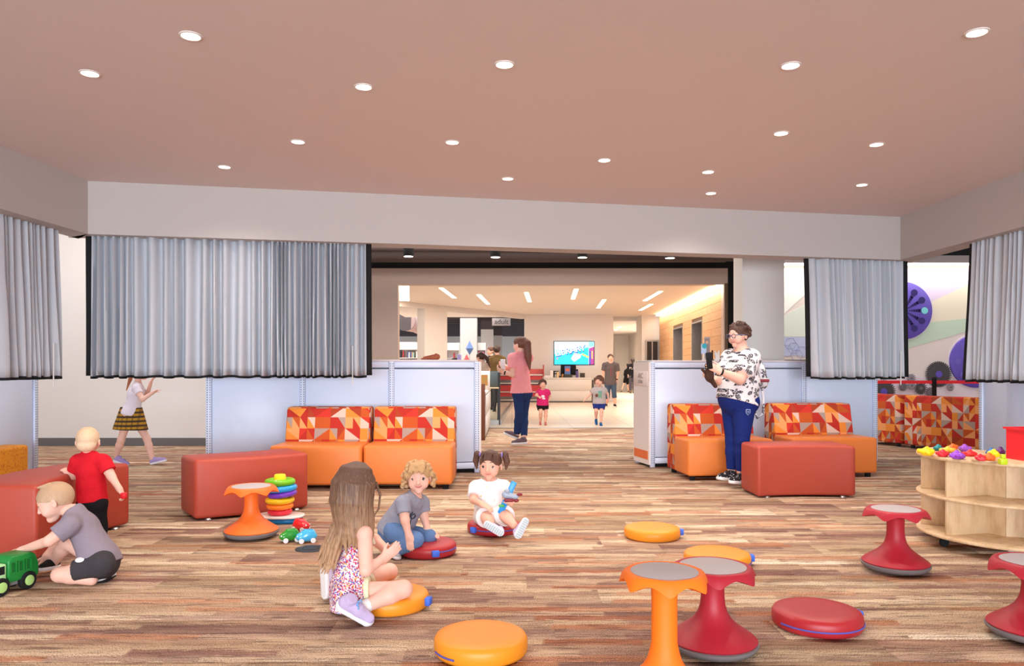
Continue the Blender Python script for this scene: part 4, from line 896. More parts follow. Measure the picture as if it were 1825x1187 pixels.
# ring stacking toy
def stacker():
    d = 5.75; x = fx(499, d); t = thing('ring_stacker', 'giant ring stacking toy on a white and blue rocker base', 'toy', (x, d, 0))
    def pl(n, c, r=.22): return mat('toy_' + n, c, r, spec=.5)
    out = [(.185 * math.copysign(abs(math.cos(a)) ** .8, math.cos(a)), .12 * math.copysign(abs(math.sin(a)) ** .8, math.sin(a))) for a in [2 * PI * i / 40 for i in range(40)]]
    MB().prism([(p[0] * .92, p[1] * .92) for p in out], 0, .036, .012, 2).build('rocker', pl('sky_blue', (20, 130, 200)), t); MB().prism(out, .037, .056, .008, 2).build('base_top', pl('white', (236, 228, 222)), t)
    MB().lathe([(.07, .056), (.045, .34), (.042, .345)], 24).build('pole', pl('yellow', (246, 214, 30)), t)
    MB().lathe([(.048, .32), (.044, .358), (.036, .364)], 8).build('knob', pl('yellow', (246, 214, 30)), t)
    def ring(name, z, R, r, m, tilt=(0, 0), dx=0):
        M = Matrix.Translation((dx, 0, z)) @ Matrix.Rotation(tilt[0], 4, 'X') @ Matrix.Rotation(tilt[1], 4, 'Y')
        prof = [(R - r + r * math.cos(a), r * .86 * math.sin(a)) for a in [2 * PI * i / 24 for i in range(25)]]
        return MB().lathe(prof, 64, M=M, cap=False).build(name, m, t)
    for z, R, r, n, c, tl, dx in ((.079, .092, .027, 'glitter_red', (222, 40, 60), (0, 0), 0), (.122, .100, .026, 'orange', (252, 130, 30), (0, 0), 0), (.166, .109, .026, 'gold', (242, 190, 20), (0, 0), 0), (.214, .108, .026, 'purple', (124, 60, 190), (.02, -.12), .02), (.258, .123, .027, 'blue', (40, 160, 226), (0, -.05), .006), (.306, .115, .029, 'green', (120, 200, 30), (0, .0), 0)):
        ring('ring', z, R, r, pl(n, c), tl, dx)
stacker()
def toy_car(label, px, d, c, rz, m2=None):
    t = thing('toy_car', label, 'toy car', (fx(px, d), d, 0), rz, 'small rounded toy cars'); m = mat('car_' + label.split()[1], c, .2, spec=.6, coat=.4)
    s = Sdf(.0025); s.ell((0, 0, .042), None, (.068, .038, .035), .01); s.ell((.008, 0, .064), None, (.046, .034, .034), .014); s.ell((-.040, 0, .040), None, (.032, .036, .026), .01)
    s.ell((.010, 0, .098), None, (.030, .024, .032), .005, 's'); s.half((0, 0, .012), (0, 0, -1)); s.build('body', m, t)
    for x in (-.038, .038):
        for y in (-.034, .034):
            wh = MB().lathe([(.004, -.006), (.0165, -.005), (.0175, 0), (.0165, .005), (.004, .006)], 18, M=Matrix.Translation((x, y, .0175)) @ Matrix.Rotation(PI / 2, 4, 'X')).build('wheel', mat('toy_wheel', (232, 228, 226), .4), t)
    for y in (-.02, .02): MB().sphere((-.062, y, .048), .006, 8).build('headlight', mat('toy_light', (240, 240, 236), .3), t)
def floor_disc():
    t = thing('floor_outlet', 'flat black round floor outlet cover near the toy cars', 'outlet cover', (fx(554, 4.88), 4.88, 0))
    MB().lathe([(.1, 0), (.1, .003), (.094, .005), (.01, .006)], 40).build('cover', mat('black_plastic', (40, 40, 46), .5), t); MB().lathe([(.05, .0055), (.052, .0068), (.054, .0055)], 32, cap=False).build('ring_seam', BLACK, t)
floor_disc()
# toy truck
def truck():
    t = thing('toy_truck', 'green toy recycling truck under the kneeling boy\'s hands', 'toy truck', (-2.652, 3.967, 0), -1.90); t.scale = (1.0, 1.0, 1.04)
    G = mat('truck_green', (22, 130, 52), .4, spec=.5); G2 = mat('truck_pale_green', (176, 226, 164), .4); HUB = mat('truck_hub', (176, 220, 130), .4)
    body = [(-.105, .055), (.055, .055), (.055, .165), (.035, .185), (-.075, .185), (-.10, .17), (-.118, .12), (-.118, .062)]
    XZY = Matrix(((1, 0, 0, 0), (0, 0, -1, 0), (0, 1, 0, 0), (0, 0, 0, 1)))
    MB().prism(body, -.066, .066, .008, 2, M=XZY).build('hopper', G, t)
    for sy in (-1, 1):
        f = MB()
        for k in range(3):
            x0 = -.072 + k * .042
            for a in ((x0, x0 + .036, .10, .105), (x0, x0 + .036, .152, .157), (x0, x0 + .007, .105, .152), (x0 + .029, x0 + .036, .105, .152)): f.box(a[0], a[1], sy * .066 - .007, sy * .066 + .007, a[2], a[3])
        f.build('side_ribs', G, t)
        for k in range(3): MB().box(-.067 + k * .042, -.041 + k * .042, sy * .066 - .0012, sy * .066 + .0012, .105, .152).build('recess_panel', mat('truck_shaded_green', (18, 112, 46), .5), t)  # truck green darkened, the shade of the recess put into the colour
    MB().prism([(.058, .045), (.155, .045), (.158, .09), (.135, .10), (.115, .155), (.058, .155)], -.06, .06, .01, 2, M=XZY).build('cab', G2, t)
    for sy in (-1, 1): MB().prism([(.072, .105), (.122, .105), (.106, .145), (.072, .145)], -.0015, .0015, M=Matrix.Translation((0, sy * .06, 0)) @ XZY).build('window', BLACK, t)
    MB().box(-.1, .15, -.045, .045, .035, .055).build('chassis', mat('truck_grey', (150, 150, 150), .5), t)
    for x in (-.055, .095):
        for sy in (-1, 1):
            M = Matrix.Translation((x, sy * .058, .045)) @ Matrix.Rotation(PI / 2, 4, 'X')
            w_ = MB().lathe([(.02, -.018), (.040, -.018), (.045, -.012), (.045, .012), (.040, .018), (.02, .018)], 28, M=M).build('wheel', BLACK, t)
            MB().lathe([(.004, .021), (.02, .021), (.026, .019), (.026, -.019), (.02, -.021), (.004, -.021)], 20, M=M).build('hub_cap', HUB, w_)
truck()
# curved wooden shelf with toys
SC = V((3.30, 4.97)); SR = .555
def shelf_unit():
    t = thing('curved_shelf', 'curved maple shelf unit on castors at the right edge', 'shelf', (SC.x, SC.y, 0)); n = V((.67, .74)); off = .22
    def dpoly(R, o):
        a = math.acos(o / R); b = math.atan2(n.y, n.x); return [V((R * math.cos(q), R * math.sin(q))) for q in [b + a + (2 * PI - 2 * a) * i / 48 for i in range(49)]]
    for z0, z1, nm in ((.075, .095, 'bottom_board'), (.325, .343, 'middle_shelf'), (.578, .60, 'top_board')): MB().prism(dpoly(SR, off), z0, z1, .004, 1).build(nm, MAPLE, t)
    b = math.atan2(n.y, n.x)
    for q in (b + 1.25, 2.66, 3.395, 4.55, 5.7):
        M = Matrix.Rotation(q, 4, 'Z')
        for z0, z1 in ((.095, .325), (.343, .578)): MB().rbox(.17, SR - .03, -.009, .009, z0, z1, .002, 1, M=M).build('divider', MAPLE, t)
    for z0, z1 in ((.095, .325), (.343, .578)):
        for i in range(6):
            q0, q1 = b + 1.05 + i * .70, b + 1.05 + (i + 1) * .70; a_, c_ = V((.2 * math.cos(q0), .2 * math.sin(q0), 0)), V((.2 * math.cos(q1), .2 * math.sin(q1), 0)); M = frame(a_, c_ - a_, (0, 0, 1)); MB().box(0, (c_ - a_).length, -.006, .006, z0, z1, M=M).build('back_panel', MAPLE, t)
    for q in (b + 1.5, b + 2.35, b + 3.3, b + 4.4):
        M = Matrix.Translation((math.cos(q) * (SR - .1), math.sin(q) * (SR - .1), 0)) @ Matrix.Rotation(q, 4, 'Z')
        c = MB().box(-.02, .02, -.02, .02, .055, .075, M=M).build('castor', STEEL, t); MB().lathe([(.01, -.012), (.028, -.01), (.028, .01), (.01, .012)], 18, M=M @ Matrix.Translation((0, 0, .028)) @ Matrix.Rotation(PI / 2, 4, 'X')).build('castor_wheel', BLACK, c)
    bt = thing('storage_bin', 'red plastic storage bin on the curved maple shelf', 'bin', (3.285, 4.70, .60), .12)
    R_ = mat('red_bin_plastic', (232, 34, 46), .35, spec=.5); o = MB(); 
    for s in ((-.13, .13, -.10, -.094), (-.13, .13, .094, .10), (-.13, -.124, -.094, .094), (.124, .13, -.094, .094)): o.box(*s, 0, .195)
    o.box(-.124, .124, -.094, .094, 0, .006); o.build('walls', R_, bt); MB().box(-.143, .143, -.113, -.10, .188, .20).box(-.143, .143, .10, .113, .188, .20).box(-.143, -.13, -.10, .10, .188, .20).box(.13, .143, -.10, .10, .188, .20).build('rim', R_, bt)
    rnd = random.Random(4); Z = .60
    def lump(px, py, c, n, sx, sy, h, label, seed):
        d = F * (CZ - Z) / (py - HY); s = Sdf(.004); r = random.Random(seed); s.ell((0, 0, h * .4), None, (sx * .8, sy * .8, h * .5), .008)
        for i in range(n):
            a = 2 * PI * i / n + r.random() * .4; rr = r.uniform(.5, .9); s.ball((math.cos(a) * sx * rr, math.sin(a) * sy * rr, h * r.uniform(.25, .55)), r.uniform(.010, .017), .006)
        s.ball((0, 0, h * .8), .014, .006); s.half((0, 0, .0), (0, 0, -1)); o = s.build('rubber_toy', mat('putty_' + c[0], c[1], .35, spec=.5)); o.location = (fx(px, d), d, Z); tag(o, label, 'toy', 'rubbery toys on the maple shelf')
    Y = ('yellow', (250, 214, 24)); R2 = ('red', (236, 44, 60)); P = ('purple', (154, 70, 200)); T = ('teal', (40, 140, 150)); O = ('orange', (250, 110, 30)); B = ('blue', (30, 110, 180))
    for i, a in enumerate(((1652, 812, Y, 11, .05, .05, .06, 'largest yellow rubbery toy at the left end of the maple shelf'), (1680, 814, R2, 9, .04, .034, .045, 'red rubbery toy beside the large yellow one'), (1705, 818, P, 12, .042, .036, .055, 'bumpy purple rubbery toy at the front edge'), (1689, 806, ('gold', (250, 200, 60)), 9, .05, .03, .035, 'long yellow rubbery toy behind the red one'), (1672, 803, T, 8, .03, .026, .04, 'teal rubbery toy at the back'), (1698, 802, O, 8, .035, .024, .04, 'orange rubbery toy at the back'), (1719, 806, ('violet', (160, 84, 200)), 10, .036, .034, .055, 'purple rubbery toy behind the red pair'), (1729, 813, ('scarlet', (240, 50, 56)), 10, .045, .03, .04, 'red rubbery toy in the middle of the shelf'), (1767, 812, B, 9, .03, .03, .05, 'blue rubbery toy behind the lime block'), (1783, 810, ('plum', (110, 50, 130)), 8, .03, .026, .05, 'dark purple rubbery toy behind the lime block'))): lump(*a, seed=i)
    d = F * (CZ - Z) / (822 - HY); o = MB().lathe([(.075, 0), (.077, .004), (.075, .010)], 28).build('wooden_disc', MAPLE, loc=(fx(1757, d), d, Z)); tag(o, 'thin round wooden plate on the maple shelf', 'plate')
    Z += .0105
    for i, a in enumerate(((1747, 821, ('red', (236, 44, 60)), 9, .03, .024, .035, 'red rubbery toy on the round wooden plate'), (1763, 820, O, 9, .03, .028, .04, 'orange rubbery toy on the round wooden plate'), (1771, 815, Y, 8, .026, .02, .05, 'yellow rubbery toy on the round wooden plate'))): lump(*a, seed=20 + i)
    Z = .60; d = F * (CZ - Z) / (828 - HY); o = MB().rbox(-.020, .020, -.018, .018, 0, .036, .004).rbox(-.011, .013, -.012, .012, .036, .062, .004).build('toy_block', mat('lime_plastic', (196, 216, 30), .3, spec=.5), loc=(fx(1787, d), d, Z)); tag(o, 'lime green toy block beside the red bin', 'block')
shelf_unit()
toy_car('small red rounded toy car before the ring stacker', 536, 5.42, (226, 34, 40), 2.75)
toy_car('small green rounded toy car left of the blue one', 517, 5.08, (34, 140, 44), .55)
toy_car('small blue rounded toy car beside the black floor disc', 547, 5.06, (70, 178, 226), .35)
# ------------------------------------------------------------------ people
ADULT = dict(chest=.150, waist=.132, hip=.165, sh=.058, ua=.046, el=.038, wr=.027, th=.086, kn=.055, cf=.056, an=.036, nk=.052, fl=.66, hipw=.085, hand=.175)
CHILD = dict(chest=.100, waist=.092, hip=.105, sh=.038, ua=.032, el=.027, wr=.020, th=.058, kn=.042, cf=.042, an=.028, nk=.036, fl=.74, hipw=.055, hand=.118)
TODD = dict(chest=.090, waist=.090, hip=.098, sh=.034, ua=.030, el=.025, wr=.019, th=.050, kn=.038, cf=.038, an=.026, nk=.033, fl=.80, hipw=.05, hand=.10)
class Person:
    def __init__(s, label, d, h, S, J, hf, hu=(0, 0, 1), H=.2, fwd=None, skin=SKIN, group=None, **over):
        s.h = h; s.S = dict(S); s.S.update(over); s.H = H; s.skin = skin
        s.J = {k: W(v[0], v[1], d + (v[2] if len(v) > 2 else 0)) for k, v in J.items()}
        j = s.J; q = j['pelvis']; s.o = V((q.x, q.y, 0)); s.root = thing('person', label, 'person', s.o, 0, group)
        s.sp = (j['neck'] - q).normalized(); r = (j['shR'] - j['shL']); s.r = (r - s.sp * r.dot(s.sp)).normalized(); s.f = s.sp.cross(s.r) if fwd is None else V(fwd)
        s.f = (s.f - s.sp * s.f.dot(s.sp)).normalized(); s.rt = s.f.cross(s.sp)
        s.hf = V(hf).normalized(); u = V(hu); s.hu = (u - s.hf * u.dot(s.hf)).normalized(); s.hr = s.hf.cross(s.hu)
        if 'hipR' not in j: j['hipR'] = q + s.rt * s.S['hipw'] - s.sp * .02; j['hipL'] = q - s.rt * s.S['hipw'] - s.sp * .02
        s.ch = j['neck'].lerp(q, .34); s.wa = j['neck'].lerp(q, .70)
    def P(s, a, b, c): return s.J['head'] + s.H * (s.hr * a + s.hf * b + s.hu * c)
    def torso(s, f, off=0.0, k=.03, belly=0.0, top=True):
        j, S = s.J, s.S; fl = (s.f, S['fl'])
        f.cone(s.ch, s.wa, S['chest'] + off, S['waist'] + off + belly, k, fl); f.cone(s.wa, j['pelvis'], S['waist'] + off + belly, S['hip'] + off, k, (s.f, S['fl'] * 1.08))
        if S.get('bust'): 
            for e in (-1, 1): f.ball(s.ch + s.rt * e * S['chest'] * .48 + s.f * S['chest'] * .52 - s.sp * .03, S['bust'] + off, k)
        if top:
            m = (j['shL'] + j['shR']) / 2
            for e in ('shL', 'shR'): f.cone(m, j[e], S['sh'] * 1.1 + off, S['sh'] + off, k, (s.f, .9)); f.cone(j['neck'], j[e].lerp(j['neck'], .35), S['nk'] * .9 + off, S['sh'] * .8 + off, k)
            f.cone(j['neck'] - s.sp * .01, s.ch, S['nk'] + off, S['chest'] * .8 + off, k, fl)
    def arm(s, f, e, off=0.0, upto=2.0, k=.015, loose=1.0):
        j, S = s.J, s.S; a, b, c = j['sh' + e], j['el' + e], j['wr' + e]
        if upto <= 1: f.cone(a, a.lerp(b, upto), (S['ua'] + off) * loose, (S['ua'] * .98 + off) * loose, k, cut='b')
        else:
            f.cone(a, b, S['ua'] + off, S['el'] + off, k); f.cone(a.lerp(b, .3), a.lerp(b, .7), S['ua'] * 1.02 + off, S['ua'] * .95 + off, k)
            t = upto - 1; f.cone(b, b.lerp(c, t), S['el'] * 1.04 + off, (S['el'] * (1 - t) + S['wr'] * t) + off, k, cut='' if upto == 2 else 'b')
    def leg(s, f, e, off=0.0, upto=2.0, k=.02, loose=1.0):
        j, S = s.J, s.S; a, b, c = j['hip' + e], j['kn' + e], j['an' + e]
        if upto <= 1: t = upto; f.cone(a, a.lerp(b, t), S['th'] + off, (S['th'] * (1 - t) + S['kn'] * t + off) * loose, k, cut='b'); return
        f.cone(a, b, S['th'] + off, S['kn'] + off, k); t = upto - 1; m = min(.35, t * .6)
        f.cone(b, b.lerp(c, m), S['kn'] + off, S['cf'] + off, k); f.cone(b.lerp(c, m), b.lerp(c, t), S['cf'] + off, S['an'] + off if t > .9 else (S['cf'] * .8 + off) * loose, k, cut='' if upto == 2 else 'b')
    def headf(s, f):
        H, P = s.H, s.P; A = (s.hr, s.hf, s.hu); S = s.S
        f.cone(s.J['neck'] - s.sp * .02, P(0, -.10, -.22), S['nk'], S['nk'] * .92, .02)
        f.ell(P(0, -.05, .10), A, (.365 * H, .44 * H, .40 * H), .03 * H); f.ell(P(0, .10, -.02), A, (.33 * H, .30 * H, .34 * H), .06 * H)
        f.cone(P(0, .10, -.14), P(0, .17, -.35), .27 * H, .145 * H, .09 * H)
        for e in (-1, 1): f.ball(P(.16 * e, .20, -.19), .15 * H, .08 * H)
        f.ball(P(0, .265, -.41), .075 * H, .08 * H)
        for e in (-1, 1): f.ball(P(.155 * e, .475, .005), .085 * H, .06 * H, 's')
        f.cone(P(0, .375, .03), P(0, .44, -.125), .024 * H, .045 * H, .05 * H)
        for e in (-1, 1): f.ball(P(.04 * e, .415, -.14), .03 * H, .03 * H)
        for e in (-1, 1): f.ell(P(.385 * e, -.04, -.06), A, (.035 * H, .075 * H, .12 * H), .02 * H); f.ball(P(.42 * e, -.01, -.05), .035 * H, .03 * H, 's')
    def hand(s, f, e, d=None, pn=None, th=None, curl=.5, mn=None):
        L = s.S['hand']; w = s.J['wr' + e]; d = (w - s.J['el' + e]).normalized() if d is None else V(d).normalized()
        pn = V((0, 0, -1)) if pn is None else V(pn); pn = (pn - d * pn.dot(d)).normalized(); th = d.cross(pn) * (1 if e == 'R' else -1) if th is None else V(th); th = (th - d * th.dot(d) - pn * th.dot(pn)).normalized()
        fr = max(.052 * L, .8 * s.h)
        f.cone(w, w + d * .16 * L, s.S['wr'], .15 * L, .02, (pn, .7)); f.cone(w + d * .16 * L, w + d * .40 * L, .19 * L, .215 * L, .015, (pn, .42))
        for i, (o, ln) in enumerate(((.175, .42), (.06, .47), (-.06, .44), (-.17, .34))):
            p = w + d * (.47 if i else .45) * L + th * o * L
            for k, (q, l) in enumerate(((.5, .42), (1.25, .33), (1.9, .25))):
                a = curl * q; p2 = p + (d * math.cos(a) + pn * math.sin(a)) * ln * l * L; f.cone(p, p2, fr * (1.08 - .08 * k), fr * (1.0 - .08 * k), .004); p = p2
        p = w + d * .14 * L + th * .14 * L; p2 = p + (d * .62 + th * .62 + pn * .3) * .26 * L; p3 = p2 + (d * .85 + th * .1 + pn * (.25 + curl * .5)) * .24 * L
        f.cone(p, p2, fr * 1.5, fr * 1.15, .012); f.cone(p2, p3, fr * 1.12, fr * .95, .004)
    def body(s, hands={}, feet=False, legs=True):
        f = Sdf(s.h); s.torso(f)
        for e in 'LR':
            s.arm(f, e); s.hand(f, e, **hands.get(e, {}))
            if legs: s.leg(f, e)
        for e in 'LR': f.ball(s.J['hip' + e] - s.f * s.S['th'] * .35, s.S['th'] * 1.02, .03)
        s.headf(f); s.bf = f; s.bodyo = f.build('body', s.skin, s.root, s.o); return s
    def face(s, smile=0.0, look=None, brow=(110, 78, 56), iris=IRISB, teeth=False, eye=1.0):
        H, P = s.H, s.P; f = s.bf; lk = V(look).normalized() if look else s.hf
        for e in (-1, 1):
            p = f.surf(P(.155 * e, .8, .0), -s.hf); r = .078 * H * eye; c = p - s.hf * r * .80
            M = Matrix.Translation(c - s.o) @ lk.to_track_quat('Z', 'Y').to_matrix().to_4x4(); prof = [(r * math.sin(a), r * math.cos(a)) for a in (.001, .16, .26, .42, .62, 1.0, 1.4, 1.9)]
            mb = MB()
            for k in range(7): mb.lathe(prof[k:k + 2], 16, 2 if k < 2 else (1 if k < 4 else 0), M, cap=False)
            mb.build('eye', [EYEW, iris, PUPIL], s.root)
            b = MB(); pts = [f.surf(P(e * x, .8, z), -s.hf) + s.hf * .004 * H - s.o for x, z in ((.065, .150), (.12, .168), (.19, .162), (.25, .125))]
            b.tube(pts, [.007 * H, .012 * H, .012 * H, .005 * H], 6); b.build('eyebrow', mat('brow_%d_%d_%d' % brow, brow, .8), s.root)
            l = MB(); l.tube([c + (s.hr * e * x + s.hu * z + s.hf * (math.sqrt(max(.04, 1.16 - x * x - z * z)))) * r - s.o for x, z in ((-.85, .12), (-.45, .5), (0, .62), (.45, .5), (.9, .1))], .11 * r, 5); l.build('eyelash', mat('lash', (40, 30, 28), .8), s.root)
        def lip(zz, bend, r, m, name, dz=0, wd=1.0):
            pts = [f.surf(P(x * wd, .8, zz + bend * x * x / .0169 * .06), -s.hf) + s.hf * dz * H - s.o for x in (-.13, -.09, -.045, 0, .045, .09, .13)]
            MB().tube(pts, [.006 * H, .015 * H, .021 * H, .019 * H, .021 * H, .015 * H, .006 * H] if r is None else r, 6).build(name, m, s.root)
        w = .018 if not teeth else .034
        lip(-.255 + w * .4, smile, None, LIPS, 'upper_lip'); lip(-.255 - w, smile * 1.5, None, LIPS, 'lower_lip')
        if teeth: lip(-.262, smile * .7, .014 * H, TEETH, 'teeth', .006, .6)
        return s
    def shirt(s, m, sleeve=.55, off=.008, hem=.06, belly=0.0, neck=1.35, sleeves=None, name='shirt', flare=.0, loose=1.18, vneck=0.0, hemtilt=0.0):
        f = Sdf(s.h); j, S = s.J, s.S; s.torso(f, off, belly=belly); q = j['pelvis']; hp = q - s.sp * hem
        f.cone(q, hp, S['hip'] + off, S['hip'] + off + flare, .03, (s.f, S['fl'] * 1.1))
        for e in 'LR': s.arm(f, e, off, (sleeves or {}).get(e, sleeve), .02, loose)
        f.half(hp, -s.sp + s.f * hemtilt); nb = j['neck'] + s.sp * S['nk'] * .55 + s.f * S['nk'] * .25
        f.ell(nb, (s.rt, s.f, s.sp), (S['nk'] * neck * 1.12, S['nk'] * neck, S['nk'] * neck), .004, 's')
        if vneck: f.cone(nb, nb + s.f * .05 - s.sp * vneck, S['nk'] * .9, .008, .004, mode='s')
        return f.build(name, m, s.root, s.o)
    def pants(s, m, upto=2.0, off=.007, waist=.04, name='trousers', legs=None, loose=1.0, k=.02):
        f = Sdf(s.h); j, S = s.J, s.S; q = j['pelvis']; f.cone(q + s.sp * waist, q, S['waist'] * .5 + S['hip'] * .5 + off, S['hip'] + off, .015, (s.f, S['fl'] * 1.08), cut='a')
        for e in 'LR':
            f.ball(j['hip' + e] - s.f * S['th'] * .35, S['th'] * 1.02 + off, .03); s.leg(f, e, off, (legs or {}).get(e, upto), k, loose)
        return f.build(name, m, s.root, s.o)
    def shoe(s, heel, toe, up, m, sole, name='shoe', L=None, wd=1.0, ankle=None, lace=None, tread=None):
        """heel and toe in world space"""
        heel, toe = V(heel), V(toe); x = (toe - heel); L = L or x.length; M = frame(heel, x, up); hh = min(s.h, L * .03)
        Tp = lambda p: M @ V((p[0] * L, p[1] * L, p[2] * L)); Y = M.to_3x3() @ V((0, 1, 0)); Z = M.to_3x3() @ V((0, 0, 1))
        f = Sdf(hh); f.cone(Tp((.17, 0, .20)), Tp((.52, 0, .19)), .165 * L, .165 * L * wd, .03 * L); f.cone(Tp((.52, 0, .17)), Tp((.84, 0, .12)), .165 * L * wd, .135 * L, .03 * L); f.cone(Tp((.2, 0, .2)), Tp((.24, 0, .40)), .16 * L, .15 * L, .03 * L)
        f.half(Tp((0, 0, .08)), -Z); f.half(Tp((.2, 0, .42)), Z); o = f.build(name, m, s.root, s.o)
        g = Sdf(hh); r = .19
        g.cone(Tp((.18, 0, .06)), Tp((.52, 0, .06)), .19 * L, .175 * L * wd, .02 * L); g.cone(Tp((.52, 0, .06)), Tp((.82, 0, .06)), .175 * L * wd, .175 * L * wd, .02 * L); g.half(Tp((0, 0, .125)), Z); g.half(Tp((0, 0, 0)), -Z)
        so = g.build('sole', sole, o, s.o)
        if tread is not None:
            b = MB()
            for k in range(9):
                xx = .07 + k * .1; b.tube([Tp((xx + .03 * (q % 2), -.12 + .06 * q, -.004)) - s.o for q in range(5)], .016 * L, 5)
            b.build('tread', tread, o, kind='stuff')
        if lace is not None:
            b = MB()
            for k in range(4): xx = .42 + .09 * k; zz = .345 - .05 * k; b.tube([Tp((xx, -.08, zz)) - s.o, Tp((xx + .02, 0, zz + .018)) - s.o, Tp((xx, .08, zz)) - s.o], .018 * L, 6)
            b.tube([Tp((.4, 0, .37)) - s.o, Tp((.44, -.1, .40)) - s.o, Tp((.5, -.13, .32)) - s.o], .016 * L, 6); b.tube([Tp((.4, 0, .37)) - s.o, Tp((.44, .1, .40)) - s.o, Tp((.5, .13, .32)) - s.o], .016 * L, 6); b.build('laces', lace, o)
        return o
    def hair(s, m, style='short', thick=1.0, seed=1, line=.0, extra=None, name='hair', h=None):
        H, P = s.H, s.P; A = (s.hr, s.hf, s.hu); f = Sdf(h or s.h); rnd = random.Random(seed); t = thick
        f.ell(P(0, -.055, .11), A, ((.375 + .03 * t) * H, (.45 + .03 * t) * H, (.405 + .035 * t) * H), .02 * H)
        if style == 'curly':
            for i in range(90):
                a = rnd.uniform(0, 2 * PI); c = rnd.uniform(-.35, 1); q = math.sqrt(1 - c * c); d = (q * math.cos(a), q * math.sin(a), c)
                if d[1] > .55 and d[2] < .62: continue
                r = rnd.uniform(.06, .10) * H; f.ball(P(d[0] * .42, -.05 + d[1] * .49, .11 + d[2] * .43), r, .02 * H)
        f.half(P(0, -.35, -.30 if style != 'crop' else -.24), -s.hu * 1.0 + s.hf * (.35))
        f.ell(P(0, .50, -.16 + line), A, (.35 * H, .36 * H, .42 * H), .03 * H, 's')
        for e in (-1, 1): f.ell(P(.40 * e, .05, -.16), A, (.12 * H, .20 * H, .19 * H), .03 * H, 's')
        if extra: extra(f, P, H)
        return f.build(name, m, s.root, s.o)
    def strands(s, m, chains, r=.012, h=None, name='long_hair', k=.008):
        f = Sdf(h or s.h)
        for c in chains:
            for i in range(len(c) - 1):
                a, b = c[i], c[i + 1]; f.cone(a[0], b[0], a[1], b[1], k)
        return f.build(name, m, s.root, s.o)
def wp(d, *pts): return [W(x, y, d + z) for x, y, z in pts]
def cm(n, c, r=.85): return mat(n, c, r, spec=.15, bump=(17, .55, .022))
WHS = mat('white_rubber', (232, 228, 228), .5); BLKR = mat('black_rubber', (30, 28, 30), .6)
